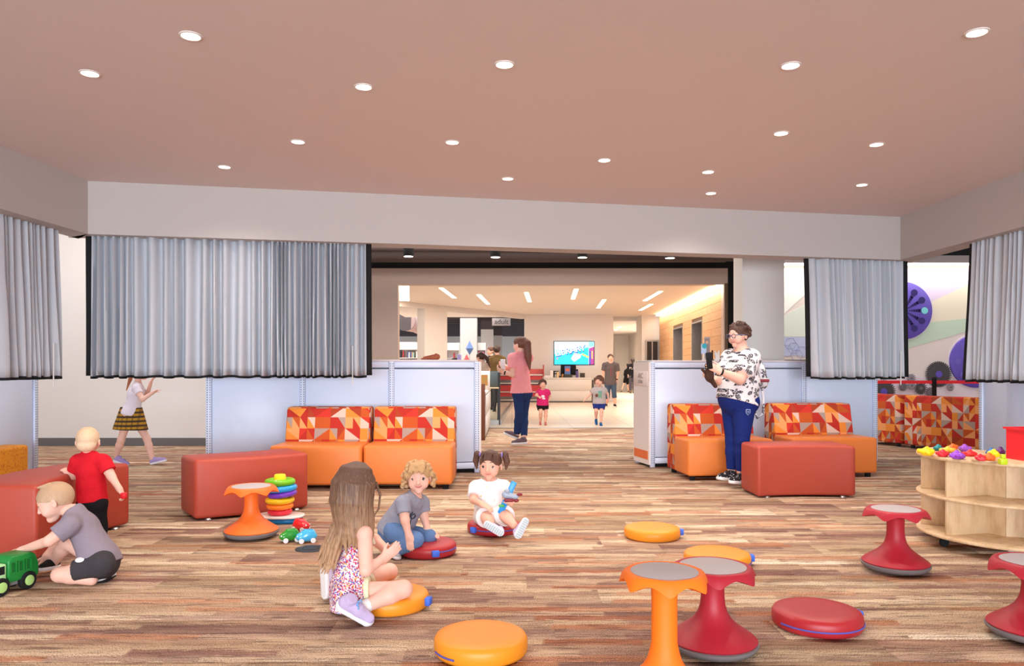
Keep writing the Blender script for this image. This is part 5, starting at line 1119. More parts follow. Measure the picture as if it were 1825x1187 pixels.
# --- child with long hair, kneeling on the carpet with one knee on the amber cushion
def long_hair_child():
    p = Person('child with very long light brown hair in floral sundress, seen from behind', 3.62, .004, CHILD, dict(head=(637, 871), neck=(638, 931), pelvis=(619, 1048), shR=(650, 952, -.085), shL=(620, 944, .09), elR=(652, 1016, -.15), wrR=(683, 996, -.05), elL=(668, 962, .24), wrL=(693, 984, .16),
        hipR=(622, 1058, -.06), knR=(719, 1050, -.04), anR=(648, 1082, -.15), hipL=(626, 1048, .08), knL=(694, 1019, .27), anL=(592, 1040, .22)), hf=(.80, .60, -.10), H=.205, chest=.074, waist=.070, hip=.078, th=.052, kn=.040, cf=.040)
    p.body(hands=dict(R=dict(d=(.75, .35, .55), pn=(-.3, .9, .2), curl=.35), L=dict(d=(.6, -.5, .5), pn=(.3, -.9, .1), curl=.35)))
    p.face(iris=IRISB)
    f = Sdf(.004); j = p.J; p.torso(f, .008, top=False); q = j['pelvis']
    f.cone(p.wa, q + V((.0, 0, -.01)), .076, .082, .03, (p.f, .9)); f.cone(q, q - V((.0, 0, .10)), .082, .086, .03, (p.f, .95))
    for e in 'LR': f.ball(j['hip' + e] - p.f * .02, .064, .02)
    for e, u in (('R', .34), ('L', .36)): a = j['hip' + e]; b = j['kn' + e]; f.cone(a, a.lerp(b, u), .068, .066, .02, cut='b')
    f.half(p.ch + p.sp * .022, p.sp - p.f * .35); f.half((0, 0, .012), (0, 0, -1)); f.build('sundress', FLORAL, p.root, p.o)
    TR = cm('pale_green_cotton', (222, 222, 188))
    for e, u in (('R', .34), ('L', .36)): a = j['hip' + e]; b = j['kn' + e]; c = a.lerp(b, u); n = (b - a).normalized(); g = Sdf(.004); g.cone(c - n * .012, c + n * .012, .071, .071, .003, cut='ab'); g.build('hem_band', TR, p.root, p.o)
    for e in (-1, 1):
        mb = MB(); a = p.ch + p.rt * e * .05 + p.sp * .02; sh = j['neck'] + p.rt * e * .055; mb.tube([x - p.o for x in (a - p.f * .072, sh - p.f * .042 + p.sp * .012, sh + p.f * .03 + p.sp * .008, a + p.f * .08)], .006, 6); mb.build('shoulder_strap', TR, p.root)
    g = MB()
    for k in range(5): g.sphere(j['neck'] + p.rt * .04 - p.f * .05 + V((.010 * math.cos(k * 1.26), 0, .010 * math.sin(k * 1.26) + .004)) - p.o, .009, 6)
    g.build('strap_bow', TR, p.root)
    HM = hair_mat('long_hair', (98, 70, 56), (184, 144, 108), .22, .66, 70)
    rnd = random.Random(2); P = p.P; H = p.H; ch = []
    for i in range(84):
        a = PI * (-.12 + 1.22 * i / 83) + rnd.uniform(-.04, .04)        # sweep from right temple round the back to the left temple
        x, y = math.cos(a), -math.sin(a); top = P(.12 * x, .0 + .1 * y, .52); c = [(top, .020)]
        lay = rnd.uniform(.96, 1.08); side = P(.40 * x * lay, -.03 + .46 * y * lay, .12); c.append((P(.30 * x, -.02 + .33 * y, .43), .020)); c.append((side, .022)); low = P(.40 * x * lay, -.04 + .46 * y * lay, -.28); c.append((low, .021))
        ln = rnd.uniform(.26, .345) - (.09 if x > .55 else 0); sway = -.10 * (1 - .4 * x); nb = j['neck'] - p.f * .082 + p.rt * x * .07
        mid = low * .35 + nb * .65; mid.z = low.z - ln * .38; mid += p.rt * rnd.uniform(-.012, .012); end = mid + V((sway * .6 + rnd.uniform(-.02, .02), -.02 + rnd.uniform(-.015, .015), -ln * .62))
        if x > .5: mid = low + V((.0, -.0, -ln * .4)) + p.f * .012; end = mid + V((.005, -.0, -ln * .45))
        c.append((mid, .016)); c.append((mid.lerp(end, .55) + V((.006 * math.sin(i), .006 * math.cos(i * 1.7), 0)), .012)); c.append((end, .004)); ch.append(c)
    ch.append([(P(.1, .42, .15), .008), (P(.2, .50, -.1), .006), (P(.16, .52, -.45), .005), (P(.1, .40, -.7), .003)])
    f = Sdf(.0035); f.ell(P(0, -.05, .11), (p.hr, p.hf, p.hu), (.41 * H, .48 * H, .435 * H), .01); f.half(P(0, -.3, -.42), -p.hu + p.hf * .5); f.ell(P(0, .52, -.12), (p.hr, p.hf, p.hu), (.33 * H, .36 * H, .44 * H), .02 * H, 's')
    for c in ch:
        for i in range(len(c) - 1): f.cone(c[i][0], c[i + 1][0], c[i][1], c[i + 1][1], .005)
    f.build('long_hair', HM, p.root, p.o)
    LAV = cm('lavender_knit', (190, 172, 206)); LB = mat('sky_lace', (126, 174, 232), .6)
    p.shoe(W(598, 1076, 3.42), W(655, 1109, 3.44), (.45, -.40, .75), LAV, WHS, lace=LB, L=.195)
    p.shoe(W(577, 1068, 3.74), W(574, 1009, 3.80), (.70, .62, .1), cm('pale_lavender_knit', (200, 192, 220)), WHS, lace=LB, L=.18, wd=1.1)
    for k, a in enumerate('RL'): g = Sdf(.004); an = p.J['an' + a]; kn = p.J['kn' + a]; d = (kn - an).normalized(); g.cone(an - d * .015, an + d * .03, .033, .032, .005, cut='b'); g.build('sock', cm('white_sock', (236, 230, 226)), p.root, p.o)
long_hair_child()
# --- blond curly child in grey shirt and jeans
def curly_child():
    p = Person('smiling curly blond child in grey shirt and jeans kneeling on crimson cushion', 4.75, .004, TODD, dict(head=(746, 851), neck=(739, 884), pelvis=(703, 944, .04), shR=(718, 896, -.11), shL=(752, 896, .06), elR=(722, 928, -.16), wrR=(729, 956, -.17), elL=(756, 922, .05), wrL=(762, 944, .03),
        hipR=(704, 950, -.06), knR=(741, 962, -.13), anR=(703, 982, -.12), hipL=(712, 946, .10), knL=(764, 957, .02), anL=(716, 972, .16)), hf=(.08, -1, -.02), hu=(-.04, 0, 1), H=.195, fwd=(.55, -.82, 0))
    p.body(hands=dict(R=dict(d=(.12, -.15, -1), pn=(.15, 1, 0), curl=.35), L=dict(d=(.85, -.2, -.45), pn=(0, .1, -1), curl=.2)))
    p.face(smile=1.1, teeth=False, brow=(176, 132, 92), eye=1.0)
    G = cm('grey_jersey', (146, 146, 160)); o = p.shirt(G, .62, .008, hem=.03, belly=.0, neck=1.25, vneck=.035, loose=1.22)
    j = p.J; INK = cm('charcoal_print', (74, 74, 84)); mb = MB()
    F_ = Sdf(.004); p.torso(F_, .008); c0 = p.ch + p.f * .3
    for (x, z, pts) in ((0, -.015, [(-.03, .02), (-.035, 0), (-.02, -.014), (-.005, .0), (-.01, .02), (-.025, .024)]), (0, -.01, [(0, .03), (.004, 0), (.006, -.02), (.014, .0), (.022, -.018), (.026, .022), (.03, -.015)]), (0, -.05, [(-.02, .012), (-.024, -.012), (-.008, -.014), (-.004, .004), (-.018, .008)]), (0, -.05, [(.008, .012), (.008, -.014), (.022, -.01), (.022, .01), (.01, .0)])):
        q = [F_.surf(p.ch + p.f * .25 + p.rt * (a + x - .0) + p.sp * (b + z), -p.f) + p.f * .003 - p.o for a, b in pts]; mb.tube(q, .0045, 5)
    mb.build('shirt_lettering', INK, p.root)
    p.pants(cm('blue_denim', (98, 128, 172)), 1.88, .009, waist=.05, name='jeans', loose=1.08)
    HM = hair_mat('curly_hair', (190, 150, 104), (216, 182, 138), .3, .5, 90)
    def bangs(f, P, H):
        for i in range(15): x = -.26 + .037 * i; f.cone(P(x * .8, .27, .46), P(x + .05, .445, .26 - .07 * abs(math.sin(i * 1.9))), .05 * H, .012 * H, .015 * H)
        rnd = random.Random(9)
        for e in (-1, 1):
            for i in range(16): f.ball(P(e * rnd.uniform(.38, .56), rnd.uniform(-.25, .12), rnd.uniform(-.32, .22)), rnd.uniform(.05, .085) * H, .02 * H)
    p.hair(HM, 'curly', .8, 4, extra=bangs, h=.0035)
    p.shoe(W(692, 985, 4.70), W(714, 1000, 4.56), (.25, -.3, .85), cm('grey_canvas', (186, 182, 188)), WHS, lace=mat('white_lace', (236, 232, 230), .6), L=.15)
    p.shoe(W(712, 972, 4.94), W(694, 980, 5.0), (0, 0, 1), MATS['grey_canvas'], WHS, L=.145)
curly_child()
# --- child in white holding a toy aeroplane
def white_child():
    p = Person('toddler with dark pigtails in white outfit sitting on a crimson cushion holding a toy plane', 5.38, .004, TODD, dict(head=(874, 829), neck=(873, 858), pelvis=(874, 918), shR=(848, 869, -.02), shL=(898, 868, -.02), elR=(844, 891, -.10), wrR=(860, 900, -.24), elL=(911, 888, -.06), wrL=(911, 896, -.21),
        hipR=(862, 921, -.05), knR=(867, 922, -.24), anR=(876, 938, -.33), hipL=(887, 920, -.05), knL=(900, 919, -.22), anL=(916, 936, -.32)), hf=(-.22, -.97, -.06), H=.205, skin=SKIN2, th=.052)
    p.body(hands=dict(R=dict(d=(.8, -.5, -.25), pn=(.1, .2, -1), curl=.5), L=dict(d=(-.35, -.35, .55), pn=(-.7, .4, -.2), curl=.95, th=(-.3, -.6, .5))))
    p.face(smile=.6, brow=(70, 50, 40))
    p.shirt(SPRIG, .72, .010, hem=-.01, belly=.004, neck=1.45, loose=1.25)
    p.pants(SPRIG, .97, .016, waist=.06, name='shorts', loose=1.35)
    HM = hair_mat('dark_brown_hair', (82, 54, 44), (124, 86, 66), .3, .6, 90)
    def pig(f, P, H):
        for e in (-1, 1):
            f.cone(P(.36 * e, -.1, .34), P(.50 * e, -.12, .36), .07 * H, .11 * H, .02 * H); f.cone(P(.50 * e, -.12, .36), P(.56 * e, -.14, .12), .12 * H, .11 * H, .03 * H); f.cone(P(.56 * e, -.14, .12), P(.53 * e, -.12, -.16), .11 * H, .03 * H, .03 * H)
        for i in range(5): f.cone(P(-.2 + .1 * i, .24, .46), P(-.24 + .12 * i, .38, .26), .05 * H, .02 * H, .03 * H)
    p.hair(HM, 'short', .5, extra=pig, h=.0035)
    for e in (-1, 1): MB().lathe([(.016, -.006), (.020, 0), (.016, .006)], 12, M=Matrix.Translation(p.P(.40 * e, -.1, .355) - p.o) @ Matrix.Rotation(PI / 2, 4, 'Y')).build('hair_tie', mat('violet_tie', (150, 130, 210), .6), p.root)
    MINT = mat('mint_tread', (150, 200, 190), .6); LIL = cm('lilac_canvas', (196, 180, 214))
    p.shoe(W(897, 953, 4.93), W(868, 936, 4.94), (-.30, .85, .35), LIL, mat('pale_lilac_rubber', (222, 218, 230), .6), tread=MINT, L=.15)
    p.shoe(W(921, 960, 4.93), W(938, 928, 4.95), (-.32, .90, .1), LIL, MATS['pale_lilac_rubber'], tread=MINT, L=.15)
    j = p.J; t = thing('toy_aeroplane', 'blue and grey toy plane with red propeller held by the toddler in white', 'toy plane', W(904, 887, 5.15)); M = Matrix.Rotation(-.35, 4, 'Z')
    MB().rbox(-.02, .02, -.008, .008, -.12, .12, .007, 2, M=Matrix.Rotation(.42, 4, 'Y')).build('wing', mat('plane_blue', (40, 150, 226), .35, spec=.5), t)
    f = Sdf(.003); f.cone((-.012, -.02, .024), (.06, -.03, .010), .026, .016, .005); f.ball((.0, -.03, .05), .018, .006); f.build('fuselage', mat('plane_grey', (156, 168, 184), .35), t)
    MB().rbox(-.02, .045, -.05, -.01, -.022, .0, .008).build('cockpit', mat('plane_maroon', (130, 26, 44), .35), t)
    MB().tube([(.05, -.03, .012), (.078, -.035, .014)], .005, 8).build('shaft', MATS['plane_grey'], t); MB().sphere((.085, -.036, .028), .017, 8, sc=(1.2, .4, .6)).sphere((.062, -.036, -.014), .015, 8, sc=(1.2, .4, .8)).build('propeller', MATS['plane_maroon'], t)
    g = MB().rbox(-.018, .018, -.012, .012, -.006, .01, .004).build('toy_figure', mat('green_plastic', (70, 170, 80), .4), loc=W(894, 902, 5.12)); tag(g, 'tiny green toy car in the lap of the toddler in white', 'toy')
white_child()
# --- kneeling child with the truck
def truck_child():
    p = Person('child in grey shirt and dark shorts crouching over the green toy truck', 4.15, .004, CHILD, dict(head=(98, 894), neck=(134, 912, .02), pelvis=(178, 996), shL=(125, 936, -.10), shR=(128, 926, .13), elL=(88, 964, -.16), wrL=(40, 980, -.08), elR=(100, 972, .20), wrR=(82, 992, .14),
        hipL=(178, 1008, -.08), knL=(106, 1024, -.11), anL=(164, 1034, -.10), hipR=(176, 998, .10), knR=(120, 966, .14), anR=(92, 1006, .17)), hf=(-.86, -.32, -.36), hu=(-.35, 0, .93), H=.205, fwd=(-.6, -.05, -.8), chest=.092, waist=.086, th=.05, sh=.034, kn=.038, cf=.036)
    p.body(hands=dict(L=dict(d=(-.96, .1, -.18), pn=(0, .2, -1), curl=.3, th=(0, 1, 0)), R=dict(d=(-.5, -.1, -.8), pn=(-.7, -.5, .2), curl=.6)))
    p.face(smile=.4, brow=(170, 130, 96), look=(-.75, -.45, -.5), eye=.68)
    p.shirt(cm('mauve_grey_jersey', (140, 128, 140)), .66, .010, hem=.055, neck=1.3, loose=1.25)
    DK = cm('charcoal_shorts', (62, 58, 62)); p.pants(DK, .62, .012, waist=.05, name='shorts', legs=dict(L=.62, R=.35), loose=1.1)
    a = p.J['hipL'].lerp(p.J['knL'], .42); g = Sdf(.004); g.ell(a + V((0, -.005, .052)), None, (.036, .036, .018), .004); g.build('white_patch', cm('white_print', (236, 228, 226)), p.root, p.o)
    HM = hair_mat('sandy_hair', (190, 154, 122), (214, 180, 150), .3, .5, 90)
    def tuft(f, P, H):
        for i in range(6): f.cone(P(-.15 + .06 * i, -.05, .47), P(-.16 + .06 * i, .20, .50), .06 * H, .03 * H, .03 * H)
    p.hair(HM, 'crop', .25, extra=tuft, line=-.02)
    p.shoe(W(103, 1012, 4.36), W(74, 1018, 4.22), (0, 0, 1), BLACK, WHS, L=.165); p.shoe(W(176, 1030, 4.10), W(196, 1022, 4.22), (.3, 0, -.9), BLACK, WHS, L=.155)
truck_child()
# --- toddler in red
def red_child():
    p = Person('toddler in bright red shirt and black trousers standing against the curved bench, back view', 5.0, .004, TODD, dict(head=(157, 786), neck=(158, 811), pelvis=(165, 893), shL=(139, 823), shR=(184, 823), elL=(131, 848, .03), wrL=(122, 842, .03), elR=(199, 850, -.02), wrR=(213, 872, -.04),
        hipL=(155, 898), knL=(154, 932), anL=(153, 961), hipR=(176, 898), knR=(177, 932), anR=(178, 961)), hf=(-.25, .97, -.02), H=.182, fwd=(-.1, 1, 0), nk=.030, chest=.078, waist=.076, hip=.078, th=.044, sh=.031)
    p.body(hands=dict(L=dict(d=(-.5, .3, .2), pn=(0, .5, -1), curl=.4), R=dict(d=(.5, -.1, -.75), pn=(-.7, 0, -.3), curl=1.0)))
    p.face(brow=(190, 150, 110)); p.shirt(cm('red_jersey', (204, 28, 42)), .62, .009, hem=.0, neck=1.25, loose=1.3, flare=.004)
    p.pants(cm('black_cotton', (26, 24, 27)), 1.9, .008, waist=.05, loose=1.1)
    p.hair(hair_mat('fine_blond_hair', (216, 182, 146), (236, 210, 180), .5, .8, 70), 'crop', .25, line=.05, extra=lambda f, P, H: f.ell(P(0, -.22, -.12), (p.hr, p.hf, p.hu), (.33 * H, .27 * H, .26 * H), .04 * H))
    for x in (153, 178): p.shoe(W(x, 966, 4.98) * 1 + V((0, -.02, -W(x, 966, 4.98).z)), W(x - 3, 966, 5.1) + V((0, 0, -W(x - 3, 966, 5.1).z)), (0, 0, 1), cm('grey_shoe', (120, 116, 120)), WHS, L=.13)
    q = p.J['wrR'] + V((.035, -.015, -.04)); o = MB().rbox(-.018, .018, -.014, .014, -.02, .02, .006).build('toy_brick', mat('red_toy', (226, 30, 44), .4), loc=q); tag(o, 'small red toy held in the hand of the toddler in red', 'toy')
red_child()
# --- running child beyond the curtain
def running_child():
    p = Person('child in white top and plaid skirt striding behind the wide curtain', 9.12, .0065, CHILD, dict(head=(250, 661), neck=(246, 684), pelvis=(234, 736), shR=(243, 692, -.13), shL=(249, 692, .13), elR=(254, 712, -.2), wrR=(272, 700, -.15), elL=(262, 705, .2), wrL=(268, 684, .15), knR=(216, 784, -.08), anR=(207, 813, -.05), knL=(262, 782, .06), anL=(271, 817, .04)), hf=(1, .1, 0), H=.215, fwd=(1, 0, -.05), chest=.11, hip=.12)
    p.body(hands=dict(R=dict(d=(.8, 0, .5)), L=dict(d=(.4, 0, .9)))); p.face(); p.shirt(cm('white_jersey', (226, 214, 222)), .5, .010, hem=.02)
    f = Sdf(.0065); q = p.J['pelvis']; f.cone(q + V((0, 0, .07)), q + V((-.01, 0, -.20)), .125, .205, .02, (V((0, 1, 0)), .8), cut='ab'); f.build('skirt', PLAID, p.root, p.o)
    p.hair(hair_mat('auburn_hair', (150, 84, 52), (176, 104, 66), .9, 1.3, 60), 'short', .6, extra=lambda f, P, H: (f.cone(P(0, -.4, .1), P(0, -.55, -.5), .16 * H, .1 * H, .04 * H), f.cone(P(0, -.55, -.5), P(0, -.75, -1.1), .1 * H, .03 * H, .03 * H)))
    LV = cm('lavender_shoe', (172, 150, 200)); p.shoe(W(202, 822, 9.07), W(220, 828, 9.07), (0, 0, 1), LV, WHS, L=.2); p.shoe(W(268, 829, 9.17), W(294, 823, 9.17), (-.2, 0, 1), LV, WHS, L=.21)
running_child()
# --- woman with glasses
def glasses_person():
    p = Person('person with short curly dark hair, glasses and leaf-print blouse looking at a phone', 7.5, .006, ADULT, dict(head=(1316, 598), neck=(1322, 626), pelvis=(1314, 708), shL=(1337, 640, -.10), shR=(1303, 640, .14), elL=(1319, 676, -.24), wrL=(1283, 662, -.30), elR=(1290, 682, .02), wrR=(1274, 675, -.08),
        hipL=(1326, 716, -.07), hipR=(1306, 716, .08), knL=(1322, 786, -.06), anL=(1320, 843, -.05), knR=(1306, 786, .06), anR=(1303, 840, .06)), hf=(-.86, -.50, -.06), H=.235, fwd=(-.88, -.45, 0), chest=.160, waist=.18, hip=.19, fl=.85, ua=.066, el=.05, wr=.031, th=.112, kn=.062, cf=.056, an=.036, nk=.062, sh=.060, bust=.085, hand=.17)
    p.body(hands=dict(L=dict(d=(-.8, -.1, .45), pn=(-.2, .9, .1), curl=.6, th=(-.1, .1, 1)), R=dict(d=(-.9, -.2, .05), pn=(.1, -.3, 1), curl=.8)))
    p.face(smile=-.15, brow=(60, 40, 34))
    p.shirt(LEAFP, .80, .014, hem=.05, belly=.02, neck=1.32, loose=1.35, vneck=.13, flare=.02, hemtilt=.2)
    p.pants(cm('navy_cotton', (28, 44, 112)), 1.93, .010, waist=.06, loose=1.05)
    HM = hair_mat('dark_curly_hair', (60, 38, 32), (98, 62, 48), 1.3, 1.7, 60); p.hair(HM, 'curly', .8, 7, line=.03)
    H, P = p.H, p.P; g = MB()
    for e in (-1, 1):
        c = P(.155 * e, .445, -.01) - p.o; g.tube([c + (p.hr * math.cos(a) * .108 + p.hu * math.sin(a) * .085) * H for a in [2 * PI * i / 20 for i in range(21)]], .0034, 6); g.tube([P(.29 * e, .43, .03) - p.o, P(.41 * e, .25, .03) - p.o, P(.42 * e, -.02, .0) - p.o], .0045, 6)
    g.tube([P(-.035, .46, .0) - p.o, P(0, .47, .02) - p.o, P(.035, .46, .0) - p.o], .004, 6); g.build('eyeglasses', mat('blue_grey_frame', (86, 96, 124), .3), p.root)
    w_ = p.J['wrL']; dd = (w_ - p.J['elL']).normalized(); k = Sdf(.005); k.cone(w_ - dd * .025, w_ - dd * .003, .036, .036, .003, cut='ab'); k.build('wristband', BLACK, p.root, p.o)
    SH = floral('patterned_canvas', (44, 42, 48), [(206, 200, 204), (44, 42, 48), (220, 214, 216), (44, 42, 48)], 60, .42)
    p.shoe(W(1311, 858, 7.56), W(1282, 855, 7.46), (0, 0, 1), SH, WHS, lace=BLACK, L=.25); p.shoe(W(1330, 863, 7.42), W(1305, 862, 7.30), (0, 0, 1), SH, WHS, lace=BLACK, L=.25)
    e = MB(); c = p.J['hipL'] + V((.0, -.128, -.095)) - p.o; e.tube([c + V(q) * .62 for q in ((-.03, 0, .04), (.03, 0, .04), (.03, 0, -.01), (0, 0, -.05), (-.03, 0, -.01), (-.03, 0, .04))], .004, 5); e.tube([c + V(q) * .62 for q in ((-.012, -.004, .02), (0, -.004, -.02), (.012, -.004, .02))], .004, 5); e.build('shield_emblem', mat('pale_blue_print', (150, 170, 214), .6), p.root)
    # phone in hands, backpack on the back
    t = thing('mobile_phone', 'black phone held upright by the person with glasses', 'phone', W(1264, 643, 7.16)); t.rotation_euler = (0, -.12, .5); MB().rbox(-.037, .037, -.005, .005, -.08, .08, .004, 1).build('casing', BLACK, t); MB().box(-.033, .033, .0051, .0056, -.073, .073).build('display', mat('phone_display', (40, 46, 60), .1), t)
    t = thing('dark_plush_toy', 'dark brown and black soft toy held in the lower hand of the person with glasses', 'toy', W(1264, 668, 7.28)); f = Sdf(.006); f.ell((0, 0, .0), None, (.045, .045, .07), .01); f.ball((-.01, -.01, .085), .036, .02); f.cone((0, 0, -.02), (.06, 0, -.11), .03, .02, .02); f.cone((-.03, -.01, .02), (-.075, -.02, .05), .02, .012, .01); f.build('plush_body', mat('dark_plush', (30, 27, 27), .95, vary=(14, (96, 60, 44))), t)
    t = thing('backpack', 'white and black print backpack on the back of the person with glasses', 'backpack', W(1353, 672, 7.62)); f = Sdf(.006); f.ell((0, 0, .02), None, (.06, .13, .13), .02); f.ell((.03, -.02, -.05), None, (.045, .10, .07), .02); f.build('bag', LEAFP, t); MB().tube([(-.0, -.06, -.08), (.015, -.08, -.2), (.01, -.09, -.36), (-.05, -.09, -.42), (-.07, -.08, -.33)], .012, 6).build('dangling_strap', LEAFP, t); MB().rbox(-.04, .06, -.14, -.1, -.05, -.02, .01).build('red_pocket', mat('maroon_cloth', (140, 50, 60), .8), t)
    # things standing on the partition top in front of the woman
    top = 1.27; d = 9.2
    t = thing('sign_holder', 'clear framed sign holder with a portrait poster standing on the partition', 'sign holder', (fx(1260, d), d, top)); MB().rbox(-.038, .038, -.004, .004, 0, .29, .003, 1).build('frame', mat('grey_acrylic', (186, 170, 160), .2), t); MB().box(-.030, .030, -.006, -.004, .03, .27).build('poster', mat('poster_grey', (148, 128, 122), .5), t); MB().sphere((.0, -.006, .22), .02, 8, sc=(1, .2, 1)).build('portrait', mat('poster_skin', (214, 172, 150), .5), t); MB().rbox(-.04, .04, -.04, .04, 0, .012, .003, 1).build('foot', MATS['grey_acrylic'], t)
    t = thing('card_sign', 'teal and white card sign standing on the partition top', 'sign', (fx(1252, d), d - .06, top)); MB().rbox(-.032, .032, -.006, .006, .08, .20, .003, 1).build('card', mat('pale_blue_card', (190, 214, 244), .5), t); MB().lathe([(.03, 0), (.03, .004)], 20, M=Matrix.Translation((.006, -.008, .175)) @ Matrix.Rotation(PI / 2, 4, 'X')).build('teal_dot', mat('teal_card', (40, 170, 186), .5), t); MB().lathe([(.028, 0), (.012, .02), (.01, .09)], 14).build('foot', WHITE, t)
    t = thing('marker_pen', 'thin black rod standing on the partition beside the sign holder', 'rod', (fx(1269.5, d), d, top)); MB().lathe([(.006, .01), (.009, .012), (.009, .12), (.006, .125)], 10).build('rod', BLACK, t); MB().lathe([(.03, 0), (.03, .01)], 14).build('foot', BLACK, t)
    t = thing('crumpled_paper', 'crumpled white tissue on the partition top', 'tissue', (fx(1277, d), d, top)); f = Sdf(.006); r = random.Random(5)
    for i in range(9): f.cone((r.uniform(-.03, .03), r.uniform(-.02, .02), .01), (r.uniform(-.04, .04), r.uniform(-.03, .03), r.uniform(.04, .12)), .018, .008, .008)
    f.half((0, 0, 0), (0, 0, -1)); f.build('tissue', mat('tissue', (232, 228, 226), .9), t)
glasses_person()
# --- woman in pink walking
def pink_person():
    p = Person('person in pink shirt and navy leggings walking with a long brown ponytail, holding papers', 11.5, .009, ADULT, dict(head=(926, 614), neck=(927, 630), pelvis=(929, 698), shL=(913, 638, -.10), shR=(942, 638, .12), elL=(914, 668, -.12), wrL=(897, 664, -.10), elR=(925, 664, .25), wrR=(903, 654, .16), hipL=(924, 702, -.06), hipR=(936, 702, .06), knL=(925, 737, -.08), anL=(921, 777, -.02), knR=(934, 738, .02), anR=(934, 781, -.12)), hf=(-.86, .5, 0), H=.23, fwd=(-.75, .66, 0), bust=.07, fl=.74)
    p.body(hands=dict(L=dict(d=(-.8, .1, .5), pn=(.2, .5, .9), curl=.7), R=dict(d=(-.9, 0, .3), pn=(.2, -.5, .4), curl=.7))); p.face()
    p.shirt(cm('pink_jersey', (246, 156, 160)), .62, .012, hem=.02, neck=1.2, loose=1.3, flare=.02, belly=.015); p.pants(cm('navy_leggings', (36, 54, 96)), 1.9, .006, waist=.05, name='leggings')
    HM = hair_mat('chestnut_hair', (104, 62, 48), (126, 76, 58), 1.0, 1.6, 40)
    p.hair(HM, 'short', .8, extra=lambda f, P, H: (f.cone(P(0, -.36, .28), P(0, -.56, .05), .2 * H, .27 * H, .05 * H), f.cone(P(0, -.56, .05), P(.0, -.66, -.8), .27 * H, .24 * H, .05 * H), f.cone(P(0, -.66, -.8), P(0, -.78, -1.7), .24 * H, .05 * H, .05 * H)))
    w_ = p.J['wrL']; dd = (w_ - p.J['elL']).normalized(); k = Sdf(.006); k.cone(w_ - dd * .04, w_ - dd * .012, .032, .032, .003, cut='ab'); k.build('wristwatch', BLACK, p.root, p.o)
    SN = cm('mauve_knit', (112, 92, 98)); p.shoe(W(923, 784, 11.48), W(904, 776, 11.48), (-.3, 0, 1), SN, WHS, L=.25); p.shoe(W(940, 791, 11.35), W(922, 792, 11.35), (0, 0, 1), SN, WHS, L=.25)
    t = thing('paper_cup', 'white folded papers held up by the person in pink', 'papers', W(896, 650, 11.46)); MB().rbox(-.035, .04, -.04, .04, -.075, .085, .006).build('papers', mat('white_paper', (236, 228, 228), .6), t); MB().box(-.0365, -.035, -.03, .03, -.03, .07).build('blue_edge', mat('pale_blue_edge', (196, 212, 236), .6), t)
pink_person()
